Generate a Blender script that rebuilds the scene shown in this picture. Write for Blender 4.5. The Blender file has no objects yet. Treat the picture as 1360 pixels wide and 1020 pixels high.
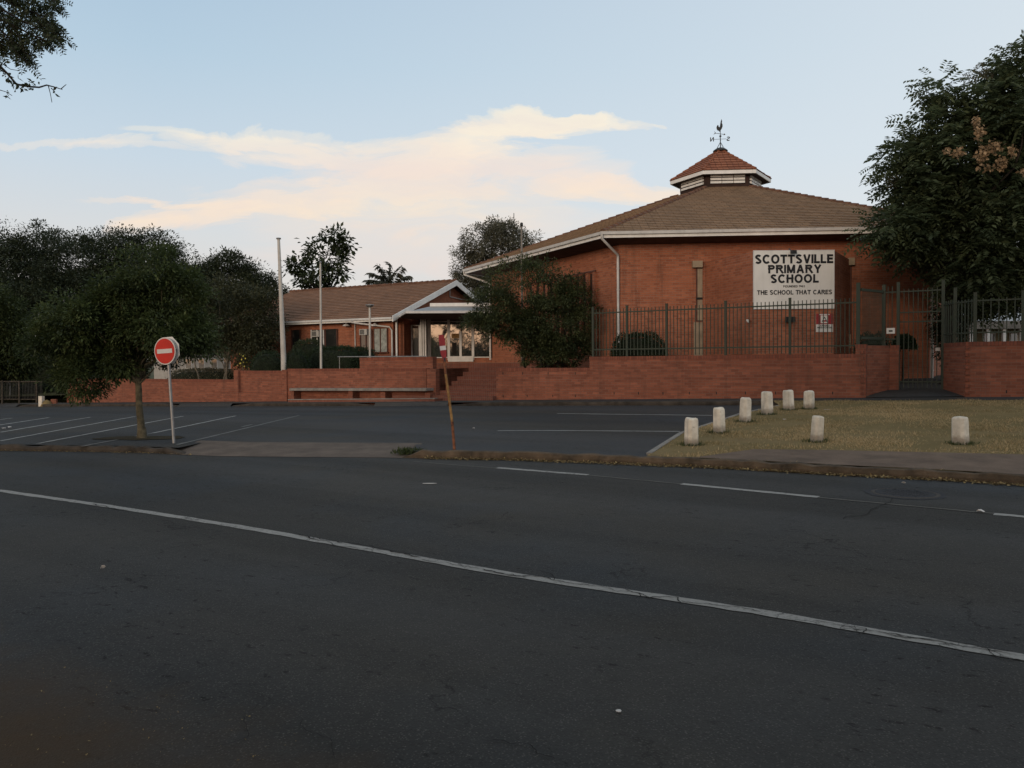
import bpy, bmesh, math, random
import numpy as np
from mathutils import Vector, Matrix
R = math.radians
S = bpy.context.scene
COL = S.collection
# ------------------------------------------------------------------ camera
CAM_H, FPX, PITCH, ROLL = 1.65, 1060.0, -R(1.6), R(0.45)
_f = np.array([0, math.cos(PITCH), math.sin(PITCH)]); _u0 = np.array([0, -math.sin(PITCH), math.cos(PITCH)]); _r0 = np.array([1., 0, 0])
_r = math.cos(ROLL)*_r0 - math.sin(ROLL)*_u0
_u = math.sin(ROLL)*_r0 + math.cos(ROLL)*_u0
cam_d = bpy.data.cameras.new('camera'); cam = bpy.data.objects.new('camera', cam_d); COL.objects.link(cam)
cam_d.sensor_width = 36; cam_d.lens = 36*FPX/1360; cam_d.clip_end = 3000; cam_d.clip_start = 0.05
cam.matrix_world = Matrix(((_r[0], _u[0], -_f[0], 0), (_r[1], _u[1], -_f[1], 0), (_r[2], _u[2], -_f[2], CAM_H), (0, 0, 0, 1)))
S.camera = cam
EYE = np.array([0, 0, CAM_H])
def ray(px, py): return _f + (px-680)/FPX*_r - (py-510)/FPX*_u
def atY(px, py, Y):
    d = ray(px, py); return EYE + d*(Y/d[1])
def onplane(px, py, p0, n):
    d = ray(px, py); t = np.dot(np.array(p0)-EYE, n)/np.dot(d, n); return EYE+d*t
# ------------------------------------------------------------------ view + light
S.view_settings.view_transform = 'Standard'; S.view_settings.look = 'None'
S.view_settings.exposure = 0.0; S.view_settings.gamma = 1.0
try: S.view_settings.use_curve_mapping = False
except Exception: pass
SUN_EL, SUN_AZ = R(9), R(205)     # azimuth from +Y clockwise: low, behind the camera and to its left
sd = bpy.data.lights.new('sun', 'SUN'); sd.energy = 1.15; sd.angle = R(14); sd.color = (1, .80, .62)
sun = bpy.data.objects.new('sun', sd); COL.objects.link(sun)
_sv = Vector((math.sin(SUN_AZ)*math.cos(SUN_EL), math.cos(SUN_AZ)*math.cos(SUN_EL), math.sin(SUN_EL)))
sun.rotation_euler = _sv.to_track_quat('Z', 'Y').to_euler(); sun.location = (0, -20, 30)

def NT(owner):
    owner.use_nodes = True; nt = owner.node_tree; nt.nodes.clear(); return nt
class N:
    """tiny node-tree helper"""
    def __init__(s, nt): s.nt = nt
    def n(s, t, **kw):
        nd = s.nt.nodes.new(t)
        for k, v in kw.items():
            if k[0] == '_': setattr(nd, k[1:], v)
        for k, v in kw.items():
            if k[0] != '_':
                key = int(k[1:]) if k[0] == 'i' and k[1:].isdigit() else k.replace('__', ' ')
                if hasattr(v, 'is_output') or isinstance(v, bpy.types.NodeSocket): s.nt.links.new(v, nd.inputs[key])
                else: nd.inputs[key].default_value = v
        return nd
    def math(s, op, a, b=None, clamp=False):
        nd = s.nt.nodes.new('ShaderNodeMath'); nd.operation = op; nd.use_clamp = clamp
        for i, v in enumerate((a, b)):
            if v is None: continue
            if isinstance(v, bpy.types.NodeSocket): s.nt.links.new(v, nd.inputs[i])
            else: nd.inputs[i].default_value = v
        return nd.outputs[0]
    def mix(s, f, a, b, blend='MIX'):
        nd = s.nt.nodes.new('ShaderNodeMix'); nd.data_type = 'RGBA'; nd.blend_type = blend
        for i, v in ((0, f), (6, a), (7, b)):
            if isinstance(v, bpy.types.NodeSocket): s.nt.links.new(v, nd.inputs[i])
            else: nd.inputs[i].default_value = (*v, 1) if i and len(v) == 3 else v
        return nd.outputs[2]
    def ramp(s, f, stops, interp='LINEAR'):
        nd = s.nt.nodes.new('ShaderNodeValToRGB'); nd.color_ramp.interpolation = interp
        e = nd.color_ramp.elements
        while len(e) < len(stops): e.new(.5)
        for el, (p, c) in zip(e, stops):
            el.position = p; el.color = (c, c, c, 1) if not hasattr(c, '__len__') else (*c, 1)
        s.nt.links.new(f, nd.inputs[0]); return nd.outputs[0]
    def noise(s, vec, scale, detail=4, rough=.55, dist=0, col=False):
        nd = s.n('ShaderNodeTexNoise', Scale=scale, Detail=detail, Roughness=rough, Distortion=dist)
        if vec is not None: s.nt.links.new(vec, nd.inputs['Vector'])
        return nd.outputs['Color' if col else 'Fac']

# world: low sun behind the viewer, pale evening blue, one lit cloud bank
world = bpy.data.worlds.new('World'); S.world = world
nt = NT(world); n = N(nt)
sky = nt.nodes.new('ShaderNodeTexSky'); sky.sky_type = 'NISHITA'; sky.sun_disc = False
sky.sun_elevation = R(5); sky.sun_rotation = SUN_AZ; sky.air_density = 1.2; sky.dust_density = 1.5; sky.ozone_density = 2.0
tc = nt.nodes.new('ShaderNodeTexCoord')
sep = n.n('ShaderNodeSeparateXYZ', Vector=tc.outputs['Generated'])
X_, Y_, Z_ = sep.outputs
elev = n.math('MAXIMUM', Z_, 0.0)
front = n.ramp(elev, [(0.0, (.84, .74, .67)), (.07, (.83, .76, .71)), (.15, (.76, .78, .80)), (.23, (.65, .76, .86)), (.34, (.52, .68, .82)), (.46, (.43, .59, .76)), (.62, (.38, .48, .56)), (1.0, (.34, .40, .44))])
back = n.ramp(elev, [(0.0, (1.15, .66, .40)), (.10, (1.2, .82, .56)), (.25, (.95, .80, .68)), (.5, (.55, .55, .55)), (1.0, (.34, .40, .44))])
yb = n.ramp(n.math('MULTIPLY_ADD', Y_, .5), [(0.2, 0.0), (.8, 1.0)]) if False else n.ramp(n.math('ADD', n.math('MULTIPLY', Y_, .5), .5), [(.15, 0.0), (.75, 1.0)])
base = n.mix(yb, back, front)
# right side of the view is a little paler
ysafe = n.math('MAXIMUM', Y_, .05)
U = n.math('DIVIDE', X_, ysafe); V = n.math('DIVIDE', Z_, ysafe)
pale = n.ramp(n.math('ADD', n.math('MULTIPLY', U, .8), .35), [(0, 0.0), (1, 1.0)])
base = n.mix(n.math('MULTIPLY', pale, .78), base, (.84, .89, .93))
skyn = n.mix(1.0, sky.outputs[0], (.10, .10, .10), 'MULTIPLY')
base = n.mix(.12, base, skyn)
# clouds in direction space
uv = n.n('ShaderNodeCombineXYZ', X=U, Y=V).outputs[0]
warp = n.noise(n.n('ShaderNodeVectorMath', _operation='MULTIPLY', i0=uv, i1=(5, 14, 1)).outputs[0], 1.0, 6, .6, .6, col=True)
wv = n.n('ShaderNodeVectorMath', _operation='MULTIPLY', i0=n.n('ShaderNodeVectorMath', _operation='SUBTRACT', i0=warp, i1=(.5, .5, .5)).outputs[0], i1=(.24, .085, 0)).outputs[0]
uvw = n.n('ShaderNodeVectorMath', _operation='ADD', i0=uv, i1=wv).outputs[0]
def P2(px, py): return ((px-680)/FPX, (481-py)/FPX)
blobs = [(705, 172, 95, 26, 1.15, .0), (790, 168, 85, 15, 1.0, -.03), (640, 190, 110, 20, .9, .05), (500, 205, 200, 24, .85, -.03), (330, 180, 180, 15, .7, -.06), (140, 190, 220, 9, .45, 0),
         (620, 235, 240, 36, .9, 0), (250, 282, 120, 24, 1.15, .10), (370, 265, 140, 26, .95, 0), (190, 258, 110, 6, .7, -.05), (830, 250, 130, 16, .85, 0), (560, 290, 300, 50, .6, 0), (640, 335, 420, 40, .35, 0), (868, 172, 20, 5, .55, 0), (480, 245, 240, 16, .5, 0)]
tot = None
for (bx, by, rx, ry, w, rot) in blobs:
    u0, v0 = P2(bx, by)
    d = n.n('ShaderNodeVectorMath', _operation='SUBTRACT', i0=uvw, i1=(u0, v0, 0)).outputs[0]
    if rot: d = n.n('ShaderNodeVectorRotate', _rotation_type='Z_AXIS', Vector=d, Angle=-rot).outputs[0]
    d = n.n('ShaderNodeVectorMath', _operation='MULTIPLY', i0=d, i1=(FPX/rx, FPX/ry, 0)).outputs[0]
    l = n.n('ShaderNodeVectorMath', _operation='LENGTH', i0=d).outputs['Value']
    g = n.math('MULTIPLY', n.math('SUBTRACT', 1.0, n.math('POWER', l, 2.0)), w, False)
    g = n.math('MAXIMUM', g, 0.0)
    tot = g if tot is None else n.math('MAXIMUM', tot, g) if w < .6 else n.math('ADD', n.math('MULTIPLY', tot, 1.0), n.math('MULTIPLY', g, .8))
fine = n.noise(n.n('ShaderNodeVectorMath', _operation='MULTIPLY', i0=uv, i1=(7, 26, 1)).outputs[0], 1.0, 9, .66, .7)
cl = n.math('MULTIPLY', tot, n.math('ADD', n.math('MULTIPLY', fine, 2.3), -.18))
cl = n.ramp(cl, [(.05, 0.0), (.28, .36), (.60, .82), (1.0, 1.0)], 'EASE')
infront = n.ramp(Y_, [(.1, 0.0), (.3, 1.0)])
cl = n.math('MULTIPLY', cl, infront)
shade = n.ramp(n.noise(n.n('ShaderNodeVectorMath', _operation='MULTIPLY', i0=uvw, i1=(4, 16, 1)).outputs[0], 1.0, 5, .6), [(.36, 0.0), (.62, 1.0)])
hi = n.ramp(V, [(.10, (.90, .70, .62)), (.19, (1.0, .82, .62)), (.24, (.97, .80, .67)), (.31, (1.0, .93, .74))])
ccol = n.mix(n.math('MULTIPLY', shade, .45), hi, (.80, .70, .68))
base = n.mix(n.math('MULTIPLY', cl, .92), base, ccol)
ground_c = n.ramp(Z_, [(0.0, 0.0), (.002, 1.0)])
base = n.mix(ground_c, (.05, .05, .045), base)
bg = n.n('ShaderNodeBackground', Color=base, Strength=1.0)
out = nt.nodes.new('ShaderNodeOutputWorld'); nt.links.new(bg.outputs[0], out.inputs[0])

# ------------------------------------------------------------------ materials
def pmat(name, color=(.5, .5, .5), rough=.8, metal=0, var=.15, vscale=3.0, bump=.0, bscale=40, color2=None, spec=.3, streak=0):
    m = bpy.data.materials.new(name); nt = NT(m); n = N(nt)
    geo = nt.nodes.new('ShaderNodeNewGeometry'); pos = geo.outputs['Position']
    f = n.noise(pos, vscale, 6, .6)
    f = n.ramp(f, [(.3, 0.0), (.7, 1.0)])
    c2 = color2 or tuple(c*(1-var*1.6) for c in color)
    c1 = tuple(min(1, c*(1+var*.5)) for c in color)
    c = n.mix(f, c1, c2)
    if streak:
        sv = n.n('ShaderNodeVectorMath', _operation='MULTIPLY', i0=pos, i1=(9, 9, .7)).outputs[0]
        c = n.mix(n.math('MULTIPLY', n.ramp(n.noise(sv, 1.0, 5, .65), [(.5, 0.0), (.72, 1.0)]), streak), c, (.06, .055, .045))
    b = n.n('ShaderNodeBsdfPrincipled', Base__Color=c, Roughness=rough, Metallic=metal)
    b.inputs['Specular IOR Level'].default_value = spec
    if bump:
        bn = n.n('ShaderNodeBump', Strength=bump, Distance=.02, Height=n.noise(pos, bscale, 5, .6))
        nt.links.new(bn.outputs[0], b.inputs['Normal'])
    o = nt.nodes.new('ShaderNodeOutputMaterial'); nt.links.new(b.outputs[0], o.inputs[0])
    return m
def brickmat(name, c1, c2, mortar, w=.232, h=.085, ms=.008, var=.35, stain=.35, offset=.5, bias=0., bumpd=.006):
    m = bpy.data.materials.new(name); nt = NT(m); n = N(nt)
    uvn = nt.nodes.new('ShaderNodeUVMap'); uvn.uv_map = 'UVMap'; uv = uvn.outputs[0]
    geo = nt.nodes.new('ShaderNodeNewGeometry'); pos = geo.outputs['Position']
    wob = n.n('ShaderNodeVectorMath', _operation='SCALE', i0=n.n('ShaderNodeVectorMath', _operation='SUBTRACT', i0=n.noise(pos, 3.0, 2, .5, col=True), i1=(.5, .5, .5)).outputs[0], Scale=.012).outputs[0]
    uv2 = n.n('ShaderNodeVectorMath', _operation='ADD', i0=uv, i1=wob).outputs[0]
    br = n.n('ShaderNodeTexBrick', _offset=offset, Vector=uv2, Color1=(*c1, 1), Color2=(*c2, 1), Mortar=(*mortar, 1), Scale=1.0)
    br.inputs['Mortar Size'].default_value = ms; br.inputs['Mortar Smooth'].default_value = .3
    br.inputs['Brick Width'].default_value = w; br.inputs['Row Height'].default_value = h; br.inputs['Bias'].default_value = bias
    # row streaks: whole courses a little lighter or darker
    rs = n.n('ShaderNodeVectorMath', _operation='MULTIPLY', i0=uv, i1=(.35, 1/h*.9, 0)).outputs[0]
    rn = n.noise(rs, 1.0, 3, .6)
    c = n.mix(n.math('MULTIPLY', n.ramp(rn, [(.35, 0.0), (.7, 1.0)]), var), br.outputs['Color'], tuple(x*.5 for x in c2))
    blot = n.noise(pos, .55, 6, .6)
    c = n.mix(n.math('MULTIPLY', n.ramp(blot, [(.42, 0.0), (.68, 1.0)]), stain), c, tuple(x*.62 for x in c1))
    sv = n.n('ShaderNodeVectorMath', _operation='MULTIPLY', i0=pos, i1=(3.2, 3.2, .35)).outputs[0]
    c = n.mix(n.math('MULTIPLY', n.ramp(n.noise(sv, 1.0, 6, .7), [(.52, 0.0), (.75, 1.0)]), .45), c, (.05, .036, .030))
    b = n.n('ShaderNodeBsdfPrincipled', Base__Color=c, Roughness=.88)
    b.inputs['Specular IOR Level'].default_value = .2
    hgt = n.math('ADD', n.math('MULTIPLY', br.outputs['Fac'], -1.0), n.math('MULTIPLY', n.noise(pos, 60, 3), .4))
    bn = n.n('ShaderNodeBump', Strength=.8, Distance=bumpd, Height=hgt); nt.links.new(bn.outputs[0], b.inputs['Normal'])
    o = nt.nodes.new('ShaderNodeOutputMaterial'); nt.links.new(b.outputs[0], o.inputs[0])
    return m
def leafmat(name, c1, c2, trans=.25, rough=.55):
    m = bpy.data.materials.new(name); nt = NT(m); n = N(nt)
    at = nt.nodes.new('ShaderNodeAttribute'); at.attribute_name = 'tint'
    c = n.mix(at.outputs['Fac'], c1, c2)
    b = n.n('ShaderNodeBsdfPrincipled', Base__Color=c, Roughness=rough); b.inputs['Specular IOR Level'].default_value = .25
    t = n.n('ShaderNodeBsdfTranslucent', Color=n.mix(.5, c, tuple(min(1, x*1.6) for x in c2)))
    mx = n.n('ShaderNodeMixShader', Fac=trans); nt.links.new(b.outputs[0], mx.inputs[1]); nt.links.new(t.outputs[0], mx.inputs[2])
    o = nt.nodes.new('ShaderNodeOutputMaterial'); nt.links.new(mx.outputs[0], o.inputs[0])
    return m
def asphalt(name, c1, c2, dirt=False, patchy=.5):
    m = bpy.data.materials.new(name); nt = NT(m); n = N(nt)
    geo = nt.nodes.new('ShaderNodeNewGeometry'); pos = geo.outputs['Position']
    big = n.ramp(n.noise(pos, .35, 5, .6, .4), [(.35, 0.0), (.66, 1.0)])
    c = n.mix(big, c1, c2)
    tone = n.ramp(n.noise(pos, .16, 4, .55, .5), [(.42, 0.0), (.60, 1.0)])
    c = n.mix(n.math('MULTIPLY', tone, .95), c, (.058, .053, .045))
    c = n.mix(n.math('MULTIPLY', n.ramp(n.noise(pos, .22, 4, .55, .2), [(.50, 0.0), (.64, 1.0)]), .8), c, (.046, .054, .063))
    # tyre-worn bands running along the road
    rv = n.n('ShaderNodeVectorRotate', _rotation_type='Z_AXIS', Vector=pos, Angle=R(33)).outputs[0]
    band = n.noise(n.n('ShaderNodeVectorMath', _operation='MULTIPLY', i0=rv, i1=(.05, .7, 1)).outputs[0], 1.0, 4, .6)
    c = n.mix(n.math('MULTIPLY', n.ramp(band, [(.4, 0.0), (.65, 1.0)]), .5), c, tuple(x*.55 for x in c2))
    band2 = n.noise(n.n('ShaderNodeVectorMath', _operation='MULTIPLY', i0=rv, i1=(.03, .45, 3)).outputs[0], 1.0, 3, .5)
    c = n.mix(n.math('MULTIPLY', n.ramp(band2, [(.45, 0.0), (.68, 1.0)]), .5), c, tuple(x*1.45 for x in c1))
    mid = n.ramp(n.noise(pos, 4.5, 6, .7), [(.4, 0.0), (.75, 1.0)])
    c = n.mix(n.math('MULTIPLY', mid, .35*patchy*2), c, tuple(x*.55 for x in c1))
    # small dark pits, strung across the road like ravelling
    pv = n.n('ShaderNodeVectorMath', _operation='MULTIPLY', i0=rv, i1=(7, 13, 1)).outputs[0]
    pit = n.math('MULTIPLY', n.ramp(n.noise(pv, 1.0, 3, .7), [(.60, 0.0), (.67, 1.0)]), n.ramp(n.noise(pos, .6, 3, .5), [(.42, 0.0), (.56, 1.0)]))
    c = n.mix(n.math('MULTIPLY', pit, .8), c, (.007, .007, .006))
    vor = n.n('ShaderNodeTexVoronoi', _feature='F1', Vector=pos, Scale=85.0)
    agg = n.ramp(vor.outputs['Distance'], [(.1, 1.0), (.5, 0.0)])
    sp = n.ramp(n.n('ShaderNodeTexWhiteNoise', _noise_dimensions='3D', Vector=vor.outputs['Position']).outputs['Value'], [(.45, 0.0), (1.0, 1.0)])
    c = n.mix(n.math('MULTIPLY', n.math('MULTIPLY', agg, sp), .6), c, (.20, .19, .175))
    c = n.mix(n.math('MULTIPLY', n.ramp(n.noise(pos, 55, 4, .8), [(.5, 0.0), (.72, 1.0)]), .5), c, (.012, .012, .011))
    # hairline cracks
    cv = n.n('ShaderNodeVectorMath', _operation='ADD', i0=pos, i1=n.n('ShaderNodeVectorMath', _operation='SCALE', i0=n.noise(pos, 1.6, 5, .6, col=True), Scale=1.3).outputs[0]).outputs[0]
    v2 = n.n('ShaderNodeTexVoronoi', _feature='DISTANCE_TO_EDGE', Vector=cv, Scale=.55)
    crk = n.math('MULTIPLY', n.ramp(v2.outputs['Distance'], [(.0, 1.0), (.008, 0.0)]), n.ramp(n.noise(pos, .45, 3, .6), [(.50, 0.0), (.60, 1.0)]))
    c = n.mix(n.math('MULTIPLY', crk, .8), c, (.008, .008, .008))
    rough = .78
    if dirt:
        sp_ = n.n('ShaderNodeSeparateXYZ', Vector=pos)
        # soil washed on to the road edge at the near left, a band along the verge
        dl = n.math('ADD', n.math('MULTIPLY', sp_.outputs[0], .52), n.math('MULTIPLY', sp_.outputs[1], .85))
        dl = n.math('ADD', dl, n.math('MULTIPLY', n.noise(pos, 1.1, 6, .65), 1.5))
        dm = n.ramp(n.math('MULTIPLY', dl, .2), [(.52, 1.0), (.66, 0.0)])
        sl = n.ramp(n.noise(rv, 2.3, 6, .7), [(.25, .5), (.6, 1.0)])
        c = n.mix(n.math('MULTIPLY', dm, sl), c, (.060, .040, .024))
    b = n.n('ShaderNodeBsdfPrincipled', Base__Color=c, Roughness=rough); b.inputs['Specular IOR Level'].default_value = .10
    hgt = n.math('ADD', n.math('MULTIPLY', agg, .5), n.math('MULTIPLY', n.noise(pos, 18, 5, .7), .8))
    bn = n.n('ShaderNodeBump', Strength=.55, Distance=.012, Height=hgt); nt.links.new(bn.outputs[0], b.inputs['Normal'])
    o = nt.nodes.new('ShaderNodeOutputMaterial'); nt.links.new(b.outputs[0], o.inputs[0])
    return m
def groundmat(name, stops, scale=.8, bump=.6, fines=35):
    m = bpy.data.materials.new(name); nt = NT(m); n = N(nt)
    geo = nt.nodes.new('ShaderNodeNewGeometry'); pos = geo.outputs['Position']
    f = n.math('ADD', n.math('MULTIPLY', n.noise(pos, scale, 7, .65, .3), .65), n.math('MULTIPLY', n.noise(pos, fines, 4, .7), .35))
    c = n.ramp(f, stops)
    b = n.n('ShaderNodeBsdfPrincipled', Base__Color=c, Roughness=.95); b.inputs['Specular IOR Level'].default_value = .1
    bn = n.n('ShaderNodeBump', Strength=bump, Distance=.03, Height=n.noise(pos, fines, 5, .7)); nt.links.new(bn.outputs[0], b.inputs['Normal'])
    o = nt.nodes.new('ShaderNodeOutputMaterial'); nt.links.new(b.outputs[0], o.inputs[0])
    return m
def glassmat(name, tint=(.012, .014, .014), fac=.45, rough=.02):
    m = bpy.data.materials.new(name); nt = NT(m); n = N(nt)
    geo = nt.nodes.new('ShaderNodeNewGeometry')
    bn = n.n('ShaderNodeBump', Strength=.05, Distance=.02, Height=n.noise(geo.outputs['Position'], 1.5, 2))
    d = n.n('ShaderNodeBsdfPrincipled', Base__Color=(*tint, 1), Roughness=.3)
    g = n.n('ShaderNodeBsdfGlossy', Color=(.9, .9, .9, 1), Roughness=rough); nt.links.new(bn.outputs[0], g.inputs['Normal'])
    mx = n.n('ShaderNodeMixShader', Fac=fac); nt.links.new(d.outputs[0], mx.inputs[1]); nt.links.new(g.outputs[0], mx.inputs[2])
    o = nt.nodes.new('ShaderNodeOutputMaterial'); nt.links.new(mx.outputs[0], o.inputs[0])
    return m
def paintmat(name, col, wear=.45, under=(.045, .045, .043)):
    m = bpy.data.materials.new(name); nt = NT(m); n = N(nt)
    geo = nt.nodes.new('ShaderNodeNewGeometry'); pos = geo.outputs['Position']
    f1 = n.ramp(n.noise(pos, 28, 6, .75), [(.52, 0.0), (.62, 1.0)])
    f2 = n.ramp(n.noise(pos, 1.4, 4, .6), [(.3, .25), (.75, 1.0)])
    cv = n.n('ShaderNodeVectorMath', _operation='ADD', i0=pos, i1=n.n('ShaderNodeVectorMath', _operation='SCALE', i0=n.noise(pos, 5, 5, .6, col=True), Scale=.35).outputs[0]).outputs[0]
    v2 = n.n('ShaderNodeTexVoronoi', _feature='DISTANCE_TO_EDGE', Vector=cv, Scale=2.3)
    crk = n.math('MULTIPLY', n.ramp(v2.outputs['Distance'], [(.0, 1.0), (.028, 0.0)]), n.ramp(n.noise(pos, .7, 3, .6), [(.42, 0.0), (.52, 1.0)]))
    w = n.math('MAXIMUM', n.math('MULTIPLY', n.math('MULTIPLY', f1, f2), wear), n.math('MULTIPLY', crk, .9))
    c = n.mix(n.ramp(n.noise(pos, 7, 5, .6), [(.3, 0.0), (.8, .5)]), col, tuple(x*.6 for x in col))
    c = n.mix(w, c, under)
    b = n.n('ShaderNodeBsdfPrincipled', Base__Color=c, Roughness=.8); b.inputs['Specular IOR Level'].default_value = .2
    o = nt.nodes.new('ShaderNodeOutputMaterial'); nt.links.new(b.outputs[0], o.inputs[0])
    return m
M = {}
M['brick_hall'] = brickmat('brick_hall', (.46, .165, .088), (.29, .098, .055), (.33, .20, .145), stain=.5, ms=.010)
M['brick_wall'] = brickmat('brick_wall', (.325, .116, .070), (.190, .068, .044), (.23, .135, .10), stain=.45, var=.45)
M['brick_soldier'] = brickmat('brick_soldier', (.28, .096, .060), (.17, .058, .039), (.10, .065, .05), w=.085, h=.24, offset=0, stain=.6)
M['brick_step'] = brickmat('brick_step', (.255, .09, .06), (.18, .064, .044), (.23, .15, .12), w=.085, h=.16, offset=0, stain=.5, ms=.01)
M['tile'] = brickmat('roof_tile', (.33, .225, .145), (.235, .160, .105), (.070, .045, .032), w=.30, h=.32, ms=.010, offset=.5, var=.35, stain=.55, bumpd=.012)
M['tile_red'] = brickmat('roof_tile_red', (.34, .135, .075), (.24, .09, .052), (.07, .035, .025), w=.26, h=.30, ms=.012, offset=.5, var=.3, stain=.4, bumpd=.012)
M['tile_wing'] = brickmat('roof_tile_wing', (.285, .160, .100), (.205, .115, .074), (.08, .05, .037), w=.30, h=.32, ms=.010, offset=.5, var=.3, stain=.45, bumpd=.012)
M['ridge'] = pmat('ridge_tile', (.165, .085, .055), .9, var=.35, vscale=4, bump=.4)
M['white'] = pmat('white_paint', (.78, .78, .76), .55, var=.10, vscale=2.5, streak=.12)
M['gutter'] = pmat('gutter_paint', (.62, .62, .61), .5, var=.10, vscale=2.5, streak=.18)
M['pipe'] = pmat('pipe_paint', (.60, .59, .57), .5, var=.12, vscale=3, streak=.2)
M['soffit'] = pmat('soffit', (.085, .055, .042), .9, var=.3)
M['dark_timber'] = pmat('dark_timber', (.045, .024, .019), .8, var=.3)
M['frame_brown'] = pmat('frame_brown', (.11, .045, .032), .7, var=.3)
M['cream'] = pmat('cream_panel', (.34, .27, .19), .7, var=.2, streak=.25)
M['green'] = pmat('fence_green', (.034, .048, .036), .6, var=.25, vscale=6, bump=.1, color2=(.050, .054, .040), spec=.2)
M['concrete'] = pmat('concrete', (.25, .235, .215), .92, var=.25, vscale=3, bump=.5, streak=.25)
M['concrete_white'] = pmat('painted_concrete', (.72, .67, .58), .9, var=.2, vscale=5, bump=.7, bscale=25, color2=(.50, .45, .37), streak=.35)
def bollardmat():
    m = M['concrete_white'].copy(); m.name = 'bollard_concrete'; nt = m.node_tree; n = N(nt); b = [x for x in nt.nodes if x.type == 'BSDF_PRINCIPLED'][0]
    src = b.inputs['Base Color'].links[0].from_socket; tc_ = nt.nodes.new('ShaderNodeTexCoord'); sp_ = n.n('ShaderNodeSeparateXYZ', Vector=tc_.outputs['Object'])
    geo = nt.nodes.new('ShaderNodeNewGeometry'); z = n.math('ADD', sp_.outputs[2], n.math('MULTIPLY', n.noise(geo.outputs['Position'], 14, 5, .7), -.16))
    c = n.mix(n.ramp(z, [(.0, .6), (.08, 0.0)]), src, (.13, .085, .05))
    chip = n.ramp(n.noise(geo.outputs['Position'], 7.5, 5, .65), [(.66, 0.0), (.69, 1.0)])
    c = n.mix(n.math('MULTIPLY', chip, .8), c, (.16, .13, .10)); nt.links.new(c, b.inputs['Base Color']); return m
M['bollard'] = bollardmat()
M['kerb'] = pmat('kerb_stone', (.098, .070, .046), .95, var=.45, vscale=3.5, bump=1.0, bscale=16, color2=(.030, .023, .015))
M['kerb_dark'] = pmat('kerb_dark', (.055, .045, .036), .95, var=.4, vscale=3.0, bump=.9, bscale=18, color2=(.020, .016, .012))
M['apron'] = pmat('apron_concrete', (.125, .098, .080), .92, var=.25, vscale=2.2, bump=.6, bscale=22)
M['footpath'] = pmat('footpath_tar', (.150, .106, .078), .95, var=.28, vscale=1.8, bump=.8, bscale=28)
M['pavement'] = asphalt('pavement_tar', (.075, .069, .064), (.058, .054, .050), patchy=.4)
M['road'] = asphalt('road_asphalt', (.051, .052, .053), (.040, .040, .038), dirt=True)
M['lot'] = asphalt('car_park_asphalt', (.048, .049, .052), (.040, .041, .043), patchy=.3)
M['patch'] = asphalt('patch_asphalt', (.040, .042, .048), (.034, .036, .042), patchy=.3)
M['line'] = paintmat('road_paint', (.30, .295, .28), .75)
M['line_old'] = paintmat('road_paint_old', (.115, .11, .10), .95)
M['line_lot'] = paintmat('bay_paint', (.33, .33, .32), .35)
M['line_faint'] = paintmat('bay_paint_faint', (.16, .16, .155), .7)
M['crack'] = pmat('crack', (.010, .010, .010), 1)
M['dry_grass'] = groundmat('dry_grass_ground', [(.30, (.10, .066, .036)), (.45, (.210, .155, .075)), (.56, (.155, .120, .055)), (.72, (.21, .155, .078))])
M['soil'] = groundmat('soil', [(.3, (.030, .024, .016)), (.5, (.045, .036, .021)), (.7, (.04, .044, .021))])
M['yard'] = groundmat('yard_ground', [(.3, (.050, .045, .025)), (.5, (.060, .060, .028)), (.7, (.085, .075, .04))])
M['far_ground'] = groundmat('far_ground', [(.3, (.045, .045, .025)), (.5, (.060, .062, .03)), (.7, (.075, .065, .04))], scale=.1, fines=3)
M['bark'] = pmat('bark', (.075, .062, .048), .95, var=.45, vscale=9, bump=1.0, bscale=25)
M['bark_pale'] = pmat('bark_pale', (.16, .14, .11), .95, var=.35, vscale=9, bump=.8, bscale=25)
M['bark_dark'] = pmat('bark_dark', (.030, .024, .019), .95, var=.4, vscale=9, bump=1.0, bscale=25)
M['metal'] = pmat('galvanised', (.30, .30, .30), .45, metal=.6, var=.15, vscale=8)
M['mast'] = pmat('mast_paint', (.52, .50, .46), .7, var=.15, vscale=2, streak=.2)
M['dark_metal'] = pmat('dark_metal', (.045, .048, .050), .5, metal=.4, var=.2)
M['black'] = pmat('black_paint', (.010, .010, .011), .6, var=.1)
M['sign_white'] = pmat('sign_board', (.72, .705, .67), .55, var=.07, vscale=1.2, streak=.08)
M['letter'] = pmat('letter_black', (.009, .009, .012), .5, var=.1)
M['red'] = pmat('sign_red', (.50, .026, .016), .4, var=.12, vscale=5)
M['red_faded'] = pmat('red_faded', (.33, .035, .040), .6, var=.25, vscale=7)
M['white_reflect'] = pmat('reflective_white', (.58, .56, .54), .45, var=.08)
M['yellow'] = pmat('old_yellow', (.30, .19, .07), .8, var=.4, vscale=10, color2=(.13, .055, .022), bump=.3)
M['rust'] = pmat('rust', (.19, .075, .038), .85, var=.5, vscale=12, color2=(.05, .02, .012), bump=.3)
M['glass'] = glassmat('window_glass', fac=.55)
M['glass_dark'] = glassmat('dark_glass', fac=.12)
M['curtain'] = pmat('curtain', (.34, .36, .33), .9, var=.3, vscale=5)
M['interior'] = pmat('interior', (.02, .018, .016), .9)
M['ac'] = pmat('ac_casing', (.42, .41, .38), .6, var=.1)
M['leaf_dark'] = leafmat('leaf_dark', (.016, .026, .012), (.055, .070, .030))
M['leaf_black'] = leafmat('leaf_blackgreen', (.016, .024, .013), (.048, .060, .030), trans=.15)
M['leaf_mid'] = leafmat('leaf_mid', (.012, .021, .009), (.070, .090, .030))
M['leaf_olive'] = leafmat('leaf_olive', (.028, .032, .016), (.070, .072, .036))
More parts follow.
